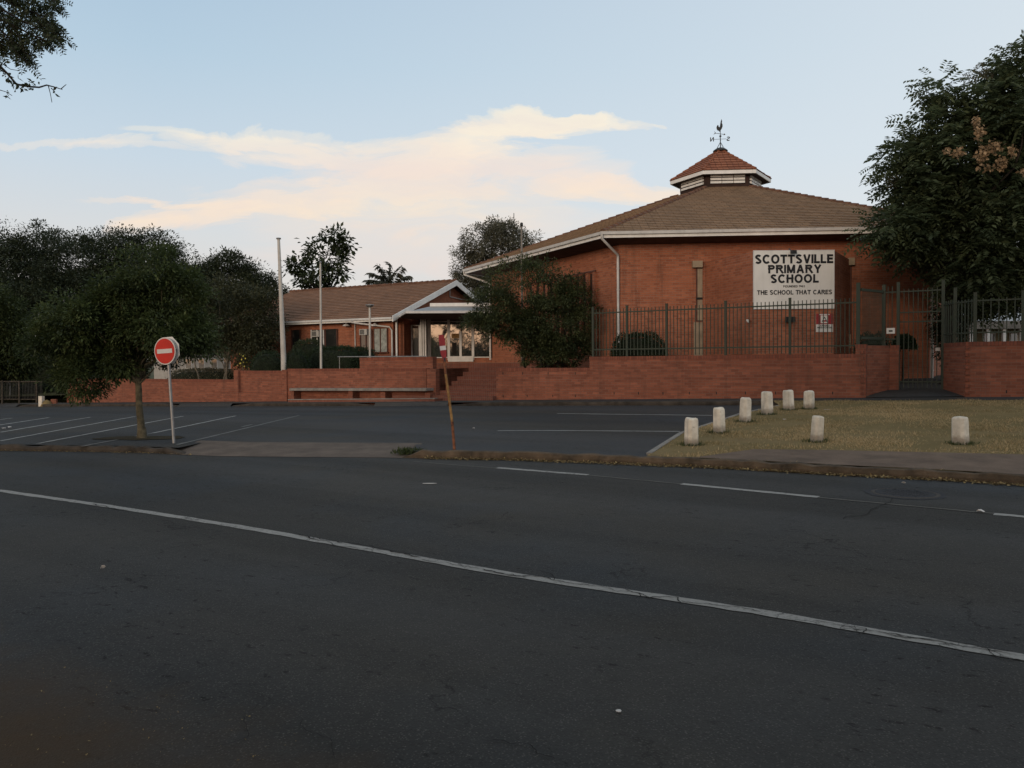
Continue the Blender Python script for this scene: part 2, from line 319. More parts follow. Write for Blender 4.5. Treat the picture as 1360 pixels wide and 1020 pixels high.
M['leaf_grey'] = leafmat('leaf_grey', (.055, .056, .038), (.165, .155, .105))
M['leaf_street'] = leafmat('leaf_street', (.012, .021, .009), (.095, .125, .042))
M['bark_moss'] = pmat('bark_moss', (.115, .098, .062), .95, var=.4, vscale=9, bump=1.0, bscale=25)
M['leaf_bush'] = leafmat('leaf_bush', (.018, .028, .013), (.095, .112, .044))
M['leaf_hedge'] = leafmat('leaf_hedge', (.012, .024, .011), (.030, .050, .020), trans=.1)
M['leaf_right'] = leafmat('leaf_right', (.028, .042, .024), (.105, .130, .062), trans=.35)
M['seed'] = leafmat('seed_pods', (.16, .105, .06), (.40, .28, .165), trans=.2, rough=.9)
M['leaf_yellow'] = leafmat('fallen_leaf', (.10, .065, .03), (.30, .23, .11), trans=.1, rough=.9)
M['blade'] = leafmat('grass_blade', (.125, .105, .042), (.52, .39, .22), trans=.2, rough=.9)
M['flower'] = pmat('flower', (.55, .5, .1), .7)
# ------------------------------------------------------------------ mesh helpers
V3 = lambda *a: np.array(a if len(a) > 1 else a[0], float)
def unit(v): v = np.asarray(v, float); return v/np.linalg.norm(v)
class MB:
    def __init__(s): s.v = []; s.f = []; s.uv = []; s.sm = []
    def add(s, vs, fs, uvs=None, smooth=False):
        o = len(s.v); s.v += [tuple(map(float, p)) for p in vs]
        for i, f in enumerate(fs):
            s.f.append([o+k for k in f]); s.uv.append(uvs[i] if uvs else None); s.sm.append(smooth)
        return s
    def hexa(s, o, a, b, c):          # parallelepiped: corner o, edges a b c (right handed)
        o, a, b, c = map(V3, (o, a, b, c))
        if np.dot(np.cross(a, b), c) < 0: a, b = b, a
        p = [o, o+a, o+a+b, o+b, o+c, o+a+c, o+a+b+c, o+b+c]
        return s.add(p, [[0, 3, 2, 1], [4, 5, 6, 7], [0, 1, 5, 4], [1, 2, 6, 5], [2, 3, 7, 6], [3, 0, 4, 7]])
    def box(s, c, size, rz=0.0):      # centre of base
        ca, sa = math.cos(rz), math.sin(rz); ax = V3(ca, sa, 0); ay = V3(-sa, ca, 0)
        o = V3(c) - ax*size[0]/2 - ay*size[1]/2
        return s.hexa(o, ax*size[0], ay*size[1], V3(0, 0, size[2]))
    def prism(s, poly, z0, z1):       # vertical extrusion of an xy polygon; z0/z1 numbers or lists
        n = len(poly); A = sum(poly[i][0]*poly[(i+1) % n][1]-poly[(i+1) % n][0]*poly[i][1] for i in range(n))
        idx = list(range(n)) if A > 0 else list(range(n))[::-1]
        zz0 = [z0]*n if not hasattr(z0, '__len__') else z0; zz1 = [z1]*n if not hasattr(z1, '__len__') else z1
        b = [(poly[i][0], poly[i][1], zz0[i]) for i in idx]; t = [(poly[i][0], poly[i][1], zz1[i]) for i in idx]
        fs = [list(range(n))[::-1], list(range(n, 2*n))] + [[i, (i+1) % n, n+(i+1) % n, n+i] for i in range(n)]
        return s.add(b+t, fs)
    def extrude(s, poly, d):          # planar 3d polygon pushed along d
        n = len(poly); poly = [V3(p) for p in poly]; d = V3(d)
        nn = sum(np.cross(poly[i], poly[(i+1) % n]) for i in range(n))
        if np.dot(nn, d) > 0: poly = poly[::-1]
        vs = poly+[p+d for p in poly]
        return s.add(vs, [list(range(n)), list(range(n, 2*n))[::-1]]+[[(i+1) % n, i, n+i, n+(i+1) % n] for i in range(n)])
    def tube(s, pts, rad, n=10, smooth=True, cap=True):
        pts = [V3(p) for p in pts]; k = len(pts); rad = [rad]*k if not hasattr(rad, '__len__') else rad
        vs = []; up = V3(0.3, .2, .93)
        for i, p in enumerate(pts):
            d = unit(pts[min(i+1, k-1)]-pts[max(i-1, 0)])
            a = np.cross(d, up);
            if np.linalg.norm(a) < .1: a = np.cross(d, V3(1, 0, 0))
            a = unit(a); b = np.cross(d, a)
            for j in range(n):
                t = 2*math.pi*j/n; vs.append(p+rad[i]*(math.cos(t)*a+math.sin(t)*b))
        fs = [[i*n+j, i*n+(j+1) % n, (i+1)*n+(j+1) % n, (i+1)*n+j] for i in range(k-1) for j in range(n)]
        s.add(vs, fs, smooth=smooth)
        if cap: s.add(vs[:n], [list(range(n))[::-1]]); s.add(vs[-n:], [list(range(n))])
        return s
    def lathe(s, c, prof, n=16, smooth=True):
        vs = [(c[0]+r*math.cos(2*math.pi*j/n), c[1]+r*math.sin(2*math.pi*j/n), c[2]+z) for r, z in prof for j in range(n)]
        k = len(prof)
        return s.add(vs, [[i*n+j, i*n+(j+1) % n, (i+1)*n+(j+1) % n, (i+1)*n+j] for i in range(k-1) for j in range(n)]+[list(range(n))[::-1], list(range((k-1)*n, k*n))], smooth=smooth)
    def build(s, name, mat, parent=None, kind=None):
        off = V3(0, 0, 0)
        if parent is not None:
            off = V3(*WL(parent))
        me = bpy.data.meshes.new(name)
        v = np.array(s.v)-off
        me.from_pydata(v.tolist(), [], s.f); me.materials.append(mat)
        uvl = me.uv_layers.new(name='UVMap')
        W = np.array(s.v); data = np.zeros((len(me.loops), 2)); li = 0
        for f, u in zip(s.f, s.uv):
            if u is None:
                P = W[f]; nn = np.cross(P[1]-P[0], P[2]-P[0])
                for q in range(2, len(f)-1):
                    if np.linalg.norm(nn) > 1e-9: break
                    nn = np.cross(P[q]-P[0], P[q+1]-P[0])
                l = np.linalg.norm(nn); nn = nn/l if l > 1e-12 else V3(0, 0, 1)
                if abs(nn[2]) > .97: t, b = V3(1, 0, 0), V3(0, 1, 0)
                else: t = unit(np.cross(V3(0, 0, 1), nn)); b = np.cross(nn, t)
                data[li:li+len(f), 0] = P@t; data[li:li+len(f), 1] = P@b
            else: data[li:li+len(f)] = u
            li += len(f)
        uvl.data.foreach_set('uv', data.ravel())
        me.polygons.foreach_set('use_smooth', np.array(s.sm, bool))
        me.update()
        o = bpy.data.objects.new(name, me); COL.objects.link(o)
        if parent is not None: o.parent = parent
        if kind: o['kind'] = kind
        return o
_wl = {}
def WL(o):
    v = Vector((0, 0, 0))
    while o is not None: v += o.location; o = o.parent
    return v
def tag(o, label, cat, group=None, kind=None):
    o['label'] = label; o['category'] = cat
    if group: o['group'] = group
    if kind: o['kind'] = kind
    return o
def thing(name, label, cat, loc=(0, 0, 0), group=None):
    o = bpy.data.objects.new(name, None); COL.objects.link(o); o.location = tuple(map(float, loc)); o.empty_display_size = .3
    return tag(o, label, cat, group)
def copy_thing(root, loc, rz=0, label=None, scale=None):
    r = root.copy(); COL.objects.link(r); r.location = tuple(map(float, loc)); r.rotation_euler = (0, 0, rz)
    if label: r['label'] = label
    if scale: r.scale = scale
    for ch in list(root.children):
        c = ch.copy(); COL.objects.link(c); c.parent = r
        for g in list(ch.children):
            d = g.copy(); COL.objects.link(d); d.parent = c
    return r
def np_mesh(name, verts, faces, mat, parent=None, tint=None, kind=None, smooth=False):
    """verts Nx3, faces Mx4 (or Mx3)"""
    off = V3(*WL(parent)) if parent is not None else V3(0, 0, 0)
    me = bpy.data.meshes.new(name); nv, nf, k = len(verts), len(faces), faces.shape[1]
    me.vertices.add(nv); me.loops.add(nf*k); me.polygons.add(nf)
    me.vertices.foreach_set('co', (verts-off).astype(np.float32).ravel())
    me.loops.foreach_set('vertex_index', faces.astype(np.int32).ravel())
    me.polygons.foreach_set('loop_start', (np.arange(nf)*k).astype(np.int32))
    me.polygons.foreach_set('loop_total', np.full(nf, k, np.int32))
    if tint is not None:
        a = me.attributes.new('tint', 'FLOAT', 'POINT'); a.data.foreach_set('value', tint.astype(np.float32))
    me.materials.append(mat); me.update(calc_edges=True)
    o = bpy.data.objects.new(name, me); COL.objects.link(o)
    if parent is not None: o.parent = parent
    if kind: o['kind'] = kind
    return o
# ------------------------------------------------------------------ the lie of the land
def interp(x, xs, ys): return float(np.interp(x, xs, ys))
def road_hit(px, py, z=0.0):
    d = ray(px, py); t = (z-CAM_H)/d[2]; return EYE+d*t
kerb_px = [(-160, 598), (0, 598.5), (120, 600), (200, 601.5), (245, 604), (300, 606), (530, 608), (548, 608.5), (700, 611.5), (820, 616), (960, 622), (1110, 631), (1240, 637.5), (1360, 645), (1460, 651)]
KB = [road_hit(*p) for p in kerb_px]
KB = [V3(-60, KB[0][1]+(60+KB[0][0])*.30, 0)]+KB+[V3(40, KB[-1][1]-(40-KB[-1][0])*.42, 0)]
KX = [p[0] for p in KB]; KY = [p[1] for p in KB]
def yn(x): return interp(x, KX, KY)                   # near kerb foot
FAR_S, WALL_S = 27.35, 29.06
def yf(x): return FAR_S-.6*x                          # far kerb
def zw(x): return .26+.027*max(-45, min(25, x))       # pavement level at the wall
def zlot(x, y):
    a = yn(x)+.18; b = yf(x); t = max(0, min(1, (y-a)/max(b-a, .1)))
    return .105*(1-t)+(zw(x)-.12)*t
def zverge(x, y):
    a = yn(x)+.18; b = yf(x)+.1; t = max(0, min(1, (y-a)/max(b-a, .1)))
    return .125*(1-t)+(zw(x)-.005)*t
def zpave(x, y): return zw(x)
STEP_A, GATE_A = (0, 0), (0, 0)
def zpath(x, y):
    s = y+.6*x; t = max(0, min(1, (s-WALL_S)/1.6)); u = max(0, min(1, (s-WALL_S-1.62)/6)); return zw(x)*(1-t)+(zw(x)+.14)*t+.006+u*.12
def zyard(x, y):
    s = y+.6*x-WALL_S; al = (x-.6*y)/1.1662
    if STEP_A[0] < al < STEP_A[1] and s < 9: return zw(x)-.12
    if GATE_A[0] < al < GATE_A[1] and s < 12: return zpath(x, y)-.10
    k = interp(x, [-30, -14, -10, -3, 8.5, 11.5, 16], [.35, .55, .95, .9, .75, .14, .12])
    r = interp(s, [0, 1.5, 14, 60], [0, .0, .3, .9]) if x < 9 else interp(s, [0, 2, 6, 30], [0, .0, .12, .2])
    return zw(x)+k+r
def hit(px, py, zf, it=40):
    d = ray(px, py); z = 0.2
    for _ in range(it):
        p = EYE+d*((z-CAM_H)/d[2]); z = zf(p[0], p[1])
    return V3(p[0], p[1], z)
def hitw(px, s=WALL_S, py=500):                       # point on the line Y+.6X=s seen at column px
    d = ray(px, py); t = s/(d[1]+.6*d[0]); return EYE+d*t
WD = unit(V3(1, -.6, 0)); WN = unit(V3(.6, 1, 0))     # along the wall (to the right), away from the viewer
def sheet(name, poly, zf, mat, off=0.0, step=1.0, kind='structure', zmin=None):
    """flat polygon cut into a grid and laid on zf"""
    bm = bmesh.new(); vs = [bm.verts.new((p[0], p[1], 0)) for p in poly]; bm.faces.new(vs)
    xs = [p[0] for p in poly]; ys = [p[1] for p in poly]
    for ax, lo, hi in ((0, min(xs), max(xs)), (1, min(ys), max(ys))):
        k = math.ceil(lo/step)*step
        while k < hi:
            co = [0, 0, 0]; co[ax] = k; no = [0, 0, 0]; no[ax] = 1
            bmesh.ops.bisect_plane(bm, geom=bm.verts[:]+bm.edges[:]+bm.faces[:], plane_co=co, plane_no=no, dist=1e-5); k += step
    for v in bm.verts: v.co.z = zf(v.co.x, v.co.y)+off
    bmesh.ops.triangulate(bm, faces=[f for f in bm.faces if len(f.verts) > 4])
    for f in bm.faces:
        if f.normal.z < 0: f.normal_flip()
    bm.normal_update()
    for f in bm.faces:
        if f.normal.z < 0: f.normal_flip()
    me = bpy.data.meshes.new(name); bm.to_mesh(me); bm.free(); me.materials.append(mat)
    o = bpy.data.objects.new(name, me); COL.objects.link(o)
    if kind: o['kind'] = kind
    return o
zero = lambda x, y: 0.0
_al = lambda p: (p[0]-.6*p[1])/1.1662
STEP_A = (_al(hitw(577))-.3, _al(hitw(659))+.5); GATE_A = (_al(hitw(1150))-.4, _al(hitw(1282))+.2)
# one terrain sheet to the horizon, always a little below what lies on it
def zterr(x, y):
    if y < yn(x)+.1 and abs(x) < 70: return -.06
    if y < yf(x)-.5: return (zlot(x, y) if abs(x) < 60 else 0)-.12
    if y+.6*x < WALL_S+3.2: return zw(x)-.32
    far = min(1, max(0, (y+.6*x-WALL_S)/80))
    return min(zyard(x, y), 3)-(.45 if y+.6*x < WALL_S+25 else .12)
xs = sorted(set([-900, -500, -300, -200, -150, -110, -85, 85, 110, 150, 200, 300, 500, 900]+list(np.arange(-70, 71, 2.0))))
ys = sorted(set([-500, -300, -150, -80, -40, -20, -10, -5]+list(np.arange(0, 61, 1.0))+[65, 70, 80, 90, 110, 140, 200, 300, 500, 900, 1500]))
gx, gy = np.meshgrid(xs, ys); nx, ny = len(xs), len(ys)
gv = np.array([(x, y, zterr(x, y)) for x, y in zip(gx.ravel(), gy.ravel())])
gf = np.array([[j*nx+i, j*nx+i+1, (j+1)*nx+i+1, (j+1)*nx+i] for j in range(ny-1) for i in range(nx-1)])
np_mesh('ground', gv, gf, M['far_ground'], kind='structure')
# road: a wide polygon following the near kerb
rp = [(KX[i], KY[i]) for i in range(len(KX))]
sheet('road', [(-60, -16), (40, -16)]+[(p[0], p[1]) for p in rp[::-1]], zero, M['road'], step=4)
# lot edge points
lot_cut = [hit(862, 604, zlot), hit(905, 578, zlot), hit(945, 566, zlot), hit(985, 553.5, zlot), hit(1035, 543.5, zlot)]
lc = [(p[0], p[1]) for p in lot_cut]
xa = 1.6
XL_, XR_ = road_hit(246, 604)[0], road_hit(532, 608)[0]
APD = 1.38
near_l = [(x, yn(x)+.16) for x in np.linspace(-60, XL_-.22, 45)]+[(x, yn(x)+APD) for x in np.linspace(XL_-.16, XR_+.12, 14)]+[(x, yn(x)+.16) for x in np.linspace(XR_+.18, lc[0][0]-.1, 14)]
far_l = [(x, yf(x)) for x in np.linspace(lc[-1][0]+.3, -60, 40)]
sheet('car_park', near_l+lc[1:]+far_l, zlot, M['lot'], step=1.0)
pv = [(x, yf(x)+.12) for x in np.linspace(-60, 40, 30)]+[(x, WALL_S+.05-.6*x) for x in np.linspace(40, -60, 30)]
sheet('pavement', pv, zpave, M['pavement'], step=2)
vg = [(lc[0][0]-.1, yn(lc[0][0]-.1)+.16)]+[(x, yn(x)+.16) for x in np.linspace(lc[0][0]+.1, 39, 40)]+[(39, yf(39)+.12)]+[(x, yf(x)+.118) for x in np.linspace(38, lc[-1][0]+.3, 12)]+lc[::-1][:-1]
sheet('grass_verge', vg, zverge, M['dry_grass'], step=.8)
fpz = [hit(p[0], p[1], zverge) for p in [(925, 607.5), (1000, 597), (1100, 598), (1230, 601), (1360, 604), (1500, 607)]]
fp_poly = [(x, yn(x)+.17) for x in np.linspace(fpz[0][0]-.15, 14, 30)]+[(14, fpz[-1][1]-1.4)]+[(p[0], p[1]) for p in fpz[::-1]]
sheet('footpath', fp_poly, zverge, M['footpath'], off=.006, step=.6)
# patch of soil at the street tree, school yard, gate path
yd = [(x, WALL_S+.30-.6*x) for x in np.linspace(-60, 45, 50)]+[(45, 95), (-60, 95)]
sheet('school_yard', yd, zyard, M['yard'], step=.8)

# ------------------------------------------------------------------ kerbs
def kerb_strip(name, pts, h, w, mat, zbase, zf_top=None, jitter=.012, seg=.25, seed=1, taper=0, drop=.05):
    """stone kerb following a polyline of feet points; irregular worn arris"""
    rnd = random.Random(seed)
    P = [V3(pts[0])]
    for a, b in zip(pts[:-1], pts[1:]):
        a, b = V3(a), V3(b); L = np.linalg.norm((b-a)[:2]); k = max(1, int(L/seg))
        P += [a+(b-a)*i/k for i in range(1, k+1)]
    vs = []; n = len(P)
    for i, p in enumerate(P):
        d = unit((P[min(i+1, n-1)]-P[max(i-1, 0)])*V3(1, 1, 0)); nn = V3(-d[1], d[0], 0)
        e = min(1, min(i, n-1-i)/max(1, taper/seg)) if taper else 1
        z0 = zbase(p[0], p[1]); hh = (h+rnd.uniform(-1, 1)*jitter)*e+.004; j = rnd.uniform(-1, 1)*jitter*.8
        for (o, z) in ((j, -drop), (j*.8, hh*.45), (.02+j, hh*.88), (.05+abs(j), hh), (w, hh-rnd.uniform(0, .5)*jitter), (w, -drop)):
            q = p+nn*o; vs.append((q[0], q[1], z0+z))
    k = 6; fs = [[i*k+j, (i+1)*k+j, (i+1)*k+j+1, i*k+j+1] for i in range(n-1) for j in range(k-1)]
    fs += [[0, 1, 2, 3, 4, 5], [(n-1)*k+q for q in (5, 4, 3, 2, 1, 0)]]
    mb = MB(); mb.add(vs, fs); return mb.build(name, mat, kind='structure')
def kpts(x0, x1, n=40): return [V3(x, yn(x), 0) for x in np.linspace(x0, x1, n)]
xl, xr = road_hit(246, 604)[0], road_hit(532, 608)[0]
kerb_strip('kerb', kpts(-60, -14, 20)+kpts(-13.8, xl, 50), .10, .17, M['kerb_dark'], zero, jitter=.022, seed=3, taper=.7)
kerb_strip('kerb', kpts(xr, 14, 90)+kpts(14.3, 39, 14), .125, .17, M['kerb'], zero, jitter=.016, seed=4, taper=.5)
# sloping concrete apron where the kerb drops
ap = [(x, yn(x)-.04) for x in np.linspace(xl-.42, xr+.3, 20)]+[(x, yn(x)+APD+.06) for x in np.linspace(xr+.22, xl-.34, 20)]
def zap(x, y): t = max(0, min(1, (y-yn(x))/APD)); e = min(1, max(0, (x-xl+.3)/.5), 1) if x < 0 and x < xl+.3 else 1; return .006+t**.8*(max(.105, zlot(x, yn(x)+APD))+.006-.006)
sheet('driveway_apron', ap, zap, M['apron'], step=.25)
# far kerb, with dropped stretches
def fkerb(p0, p1, sd):
    x0, x1 = hitw(p0, FAR_S, 541)[0], hitw(p1, FAR_S, 541)[0]
    pts = [V3(x, yf(x), 0) for x in np.linspace(x0, x1, max(2, int(abs(x1-x0)/.8)))]
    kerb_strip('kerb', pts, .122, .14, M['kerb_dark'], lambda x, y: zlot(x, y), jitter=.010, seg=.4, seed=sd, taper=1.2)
fkerb(18, 245, 5); fkerb(300, 505, 6); fkerb(588, 1090, 7)
def framp(p0, p1):
    x0, x1 = hitw(p0, FAR_S, 541)[0], hitw(p1, FAR_S, 541)[0]
    sheet('pavement_ramp', [(x0, yf(x0)-.25), (x1, yf(x1)-.25), (x1, yf(x1)+.16), (x0, yf(x0)+.16)], lambda x, y: zlot(x, y-.0)*0+(zw(x)-.115)+max(0, min(1, (y-yf(x)+.25)/.38))*.122, M['pavement'], step=.13)
framp(-60, 24); framp(238, 308); framp(498, 595)
# flush concrete edging between car park and grass
mb = MB()
for a, b in zip(lot_cut[:-1], lot_cut[1:]):
    d = unit((b-a)*V3(1, 1, 0)); nn = V3(-d[1], d[0], 0)*.09
    a2 = V3(a[0], a[1], zverge(a[0], a[1])+.012); b2 = V3(b[0], b[1], zverge(b[0], b[1])+.012)
    mb.hexa(a2-nn*.5-V3(0, 0, .15), b2-a2, nn, V3(0, 0, .15))
mb.build('edging_strip', M['concrete'], kind='structure')

# ------------------------------------------------------------------ paint on the ground
def stripe(name, pts, w, mat, zf, off=.005, seg=.12, rag=.010, seed=1):
    rnd = random.Random(seed); P = []
    for a, b in zip(pts[:-1], pts[1:]):
        a, b = V3(a), V3(b); L = np.linalg.norm(b-a); k = max(1, int(L/seg)); P += [a+(b-a)*i/k for i in range(k)]
    P.append(V3(pts[-1])); vs = []; n = len(P)
    for i, p in enumerate(P):
        d = unit((P[min(i+1, n-1)]-P[max(i-1, 0)])*V3(1, 1, 0)); nn = V3(-d[1], d[0], 0)
        for sgn in (-1, 1):
            q = p+nn*sgn*(w/2+rnd.uniform(-1, 1)*rag); vs.append((q[0], q[1], zf(q[0], q[1])+off))
    mb = MB(); mb.add(vs, [[2*i, 2*i+1, 2*i+3, 2*i+2][::-1] for i in range(n-1)]); return mb.build(name, mat, kind='structure')
cpx = [(-200, 624), (-100, 638.5), (0, 652), (150, 673.5), (300, 697), (450, 723), (600, 750), (680, 764), (800, 782), (900, 796.5), (1000, 812), (1180, 843), (1360, 874), (1500, 899)]
cl_ = [road_hit(*p) for p in cpx]
cl_ = [cl_[0]+(cl_[0]-cl_[1])*6]+cl_+[cl_[-1]+(cl_[-1]-cl_[-2])*3]
stripe('road_marking_centre', cl_, .112, M['line'], zero, seed=8)
for i, (a, b) in enumerate([((660, 621.5), (781, 631)), ((905, 643), (1087, 660.5)), ((1320, 683), (1470, 697))]):
    stripe('road_marking_dash', [road_hit(*a), road_hit(*b)], .13, M['line'], zero, seed=20+i)
stripe('road_marking_old', [road_hit(548, 613), road_hit(600, 617.5), road_hit(659, 622)], .05, M['line_old'], zero, seed=31)
stripe('road_marking_old', [road_hit(781, 631.5), road_hit(905, 643)], .05, M['line_old'], zero, seed=32)
stripe('road_marking_old', [road_hit(1087, 661), road_hit(1320, 682.5)], .05, M['line_old'], zero, seed=33)
bays = [((397, 552), (235, 591), 1), ((313, 552.5), (203, 575.5), 0), ((203, 575.5), (110, 593), 1), ((243, 553), (50, 589.5), 0), ((180, 553.3), (0, 586), 0), ((120, 554.3), (0, 574.5), 0), ((65, 554.8), (-40, 571), 0), ((16, 555.5), (-60, 565), 0), ((335, 564), (322, 567), 1)]
for i, (a, b, fnt) in enumerate(bays):
    stripe('bay_marking', [hit(*a, zlot), hit(*b, zlot)], .085, M['line_faint' if fnt else 'line_lot'], zlot, off=.007, seg=.3, seed=40+i)
for i, (a, b) in enumerate([((740, 549.5), (800, 550.3)), ((800, 550.3), (946, 552)), ((661, 572.3), (720, 572)), ((720, 572), (903, 573.3))]):
    stripe('bay_marking', [hit(*a, zlot), hit(*b, zlot)], .10, M['line_lot'], zlot, off=.007, seg=.3, seed=60+i)
# cracks running off the centre line, across the lane and in the foreground
def crack(pts, w, seed):
    rnd = random.Random(seed); P = [V3(p) for p in pts]
    for _ in range(4):
        Q = [P[0]]
        for a, b in zip(P[:-1], P[1:]):
            L = np.linalg.norm(b-a); Q += [(a+b)/2+V3(rnd.uniform(-1, 1), rnd.uniform(-1, 1), 0)*L*.16, b]
        P = Q
    vs = []; n = len(P)
    for i, p in enumerate(P):
        d = unit((P[min(i+1, n-1)]-P[max(i-1, 0)])*V3(1, 1, 0)+1e-9); nn = V3(-d[1], d[0], 0); ww = w*rnd.uniform(.3, 1.1)*(.25 if i in (0, n-1) else 1)
        vs += [tuple(p+nn*ww/2+V3(0, 0, .009)), tuple(p-nn*ww/2+V3(0, 0, .009))]
    return vs
mb = MB()
for k, (pts, w) in enumerate([([(395, 710), (450, 721.5), (520, 734), (560, 741)], .022), ([(640, 756.5), (690, 766), (735, 771.5)], .016), ([(1180, 842), (1260, 856), (1345, 871)], .014), ([(905, 799), (960, 806), (1010, 814)], .010), ([(715, 759), (735, 772), (790, 779)], .010), ([(830, 784), (862, 795), (900, 795), (905, 803)], .012), ([(1130, 838), (1200, 848), (1300, 860), (1345, 866)], .011), ([(1310, 863), (1330, 876), (1365, 880)], .009),
        ([(770, 776), (850, 789), (845, 796)], .008), ([(1080, 826), (1150, 836), (1140, 844)], .009), ([(640, 758), (700, 769)], .008), ([(560, 744), (640, 756)], .008), ([(395, 713), (470, 728), (545, 738)], .010), ([(120, 670), (170, 678)], .02),
        ([(1184, 662), (1160, 676), (1120, 690)], .014), ([(640, 985), (700, 990), (740, 1010)], .006), ([(320, 920), (360, 930), (345, 945)], .004), ([(400, 955), (440, 985), (450, 1012)], .004),
        ([(270, 995), (330, 980), (350, 930)], .004)]):
    vs = crack([road_hit(*p) for p in pts], w*.95, 100+k); n_ = len(vs)//2
    mb.add(vs, [[2*i, 2*i+1, 2*i+3, 2*i+2] for i in range(n_-1)])
mb.build('road_crack', M['crack'], kind='structure')
# round reinstated patch with a service cover in the lane
pc = road_hit(1202, 655.5); mb = MB(); rnd = random.Random(5)
mb.add([(pc[0], pc[1], .004)]+[(pc[0]+.46*math.cos(t)*(1+rnd.uniform(-.05, .05)), pc[1]+.46*math.sin(t)*(1+rnd.uniform(-.05, .05)), .004) for t in np.linspace(0, 2*math.pi, 37)[:-1]], [[0, i, i % 36+1] for i in range(1, 37)])
mb.build('road_patch', M['patch'], kind='structure')
t = thing('manhole_cover', 'round dark service cover set in a worn ring in the kerbside lane', 'manhole cover', (pc[0], pc[1], 0))
mb = MB(); n_ = 48
mb.add([(pc[0]+r*math.cos(a), pc[1]+r*math.sin(a), z) for r, z in ((.385, .005), (.375, .010), (.345, .010), (.335, .006)) for a in np.linspace(0, 2*math.pi, n_+1)[:-1]], [[j*n_+i, j*n_+(i+1) % n_, (j+1)*n_+(i+1) % n_, (j+1)*n_+i] for j in range(3) for i in range(n_)])
mb.build('ring', M['pavement'], t)
mb = MB()
mb.lathe((pc[0], pc[1], .003), [(.335, 0), (.330, .006), (.001, .006)], 32, False)
for i in range(-4, 5):
    for j in range(-4, 5):
        if i*i+j*j < 17: mb.box((pc[0]+i*.065, pc[1]+j*.065, .0085), (.03, .03, .004), R(20))
mb.build('lid', M['patch'], t)
# ------------------------------------------------------------------ front walls
def wseg(mb, A, B, z0, z1, t, front=0.0):
    """wall panel standing on the line A->B (left to right seen from the street), thickness t away from the viewer"""
    A, B = V3(A[0], A[1], 0), V3(B[0], B[1], 0); d = unit(B-A); nn = V3(-d[1], d[0], 0)
    a = A+nn*front; mb.hexa(V3(a[0], a[1], z0), (B-A), nn*(t-front), V3(0, 0, z1-z0)); return mb
def zb(A): return zw(A[0])-.35
W = {k: hitw(k) for k in (100, 153, 312, 318, 376, 382, 478, 572, 577, 583, 659, 783, 1136, 1150, 1282, 1400)}
def midbase(A): return (A[0], A[1], zw(A[0]))
COPE = .11
def wall_thing(label, A, B, z1, t=.23, proud=.0, group='brick boundary walls along the pavement'):
    th = thing('brick_wall', label, 'wall', midbase((V3(A)+V3(B))/2), group)
    mb = MB(); wseg(mb, A, B, zb(A), z1-COPE, t, proud); mb.build('wall_face', M['brick_wall'], th)
    mb = MB(); A2 = V3(A)-WD*.004; B2 = V3(B)+WD*.004; wseg(mb, A2, B2, z1-COPE, z1, t+.008, proud-.012); mb.build('coping', M['brick_soldier'], th)
    return th
def weeps(th, xs_px, y_px):
    for p in xs_px:
        q = hitw(p); zz = 1.65-(y_px-(481-(p-680)*.00785))/1060*q[1]
        mb = MB(); o = V3(q[0], q[1], zz)-WN*.004/np.linalg.norm(WN); mb.hexa(o-WD*.014, WD*.028, unit(WN)*.01, V3(0, 0, .085)); mb.build('weep_hole', M['black'], th)
wa = wall_thing('long low red brick boundary wall left of the bench recess, behind the no entry sign', W[100], W[312], .93)
# its return running back at the far left end
mb = MB(); e = W[100]; bk = e+unit(V3(-.75, 1, 0))*3.2; mb.prism([(e[0]+.003, e[1]), (bk[0], bk[1]), (bk[0]+.2, bk[1]+.1), (e[0]+.2, e[1]+.13)], zw(e[0])-.4, .60); mb.build('wall_return', M['brick_wall'], wa)
wb = thing('brick_wall', 'red brick wall bay with a pier at each end, between the low wall and the bench', 'wall', midbase(W[318]), 'brick boundary walls along the pavement')
mb = MB(); wseg(mb, W[318]+WD*.002, W[376]-WD*.002, zb(W[318]), 1.22, .23, .06); mb.build('wall_face', M['brick_wall'], wb)
mb = MB(); wseg(mb, W[318]+WD*.002, W[376]-WD*.002, 1.22, 1.335, .245, .05); mb.build('coping', M['brick_soldier'], wb)
mb = MB(); wseg(mb, W[318]+WD*.002, W[376]-WD*.002, zb(W[318]), zw(W[318][0])+.42, .055, -.06); mb.build('plinth', M['brick_wall'], wb)
for a, b in ((312, 318), (376, 382)):
    mb = MB(); wseg(mb, W[a]+WD*.002, W[b], zb(W[a]), 1.375, .35, -.07); mb.build('pier', M['brick_wall'], wb)
wc = wall_thing('red brick wall behind the long concrete bench', W[382]+WD*.002, W[577]-WD*.4, 1.42)
mb = MB(); wseg(mb, W[572]-WD*.13, W[577]+WD*.12, zb(W[577]), 1.40, 1.9, -.09); mb.build('pier', M['brick_wall'], wc)
# taller planter wall behind it
u0, u1 = hitw(478, WALL_S+.55), hitw(575, WALL_S+.55)
wu = wall_thing('upper red brick planter wall stepped back above the bench wall', u0, u1, 1.87, .25)
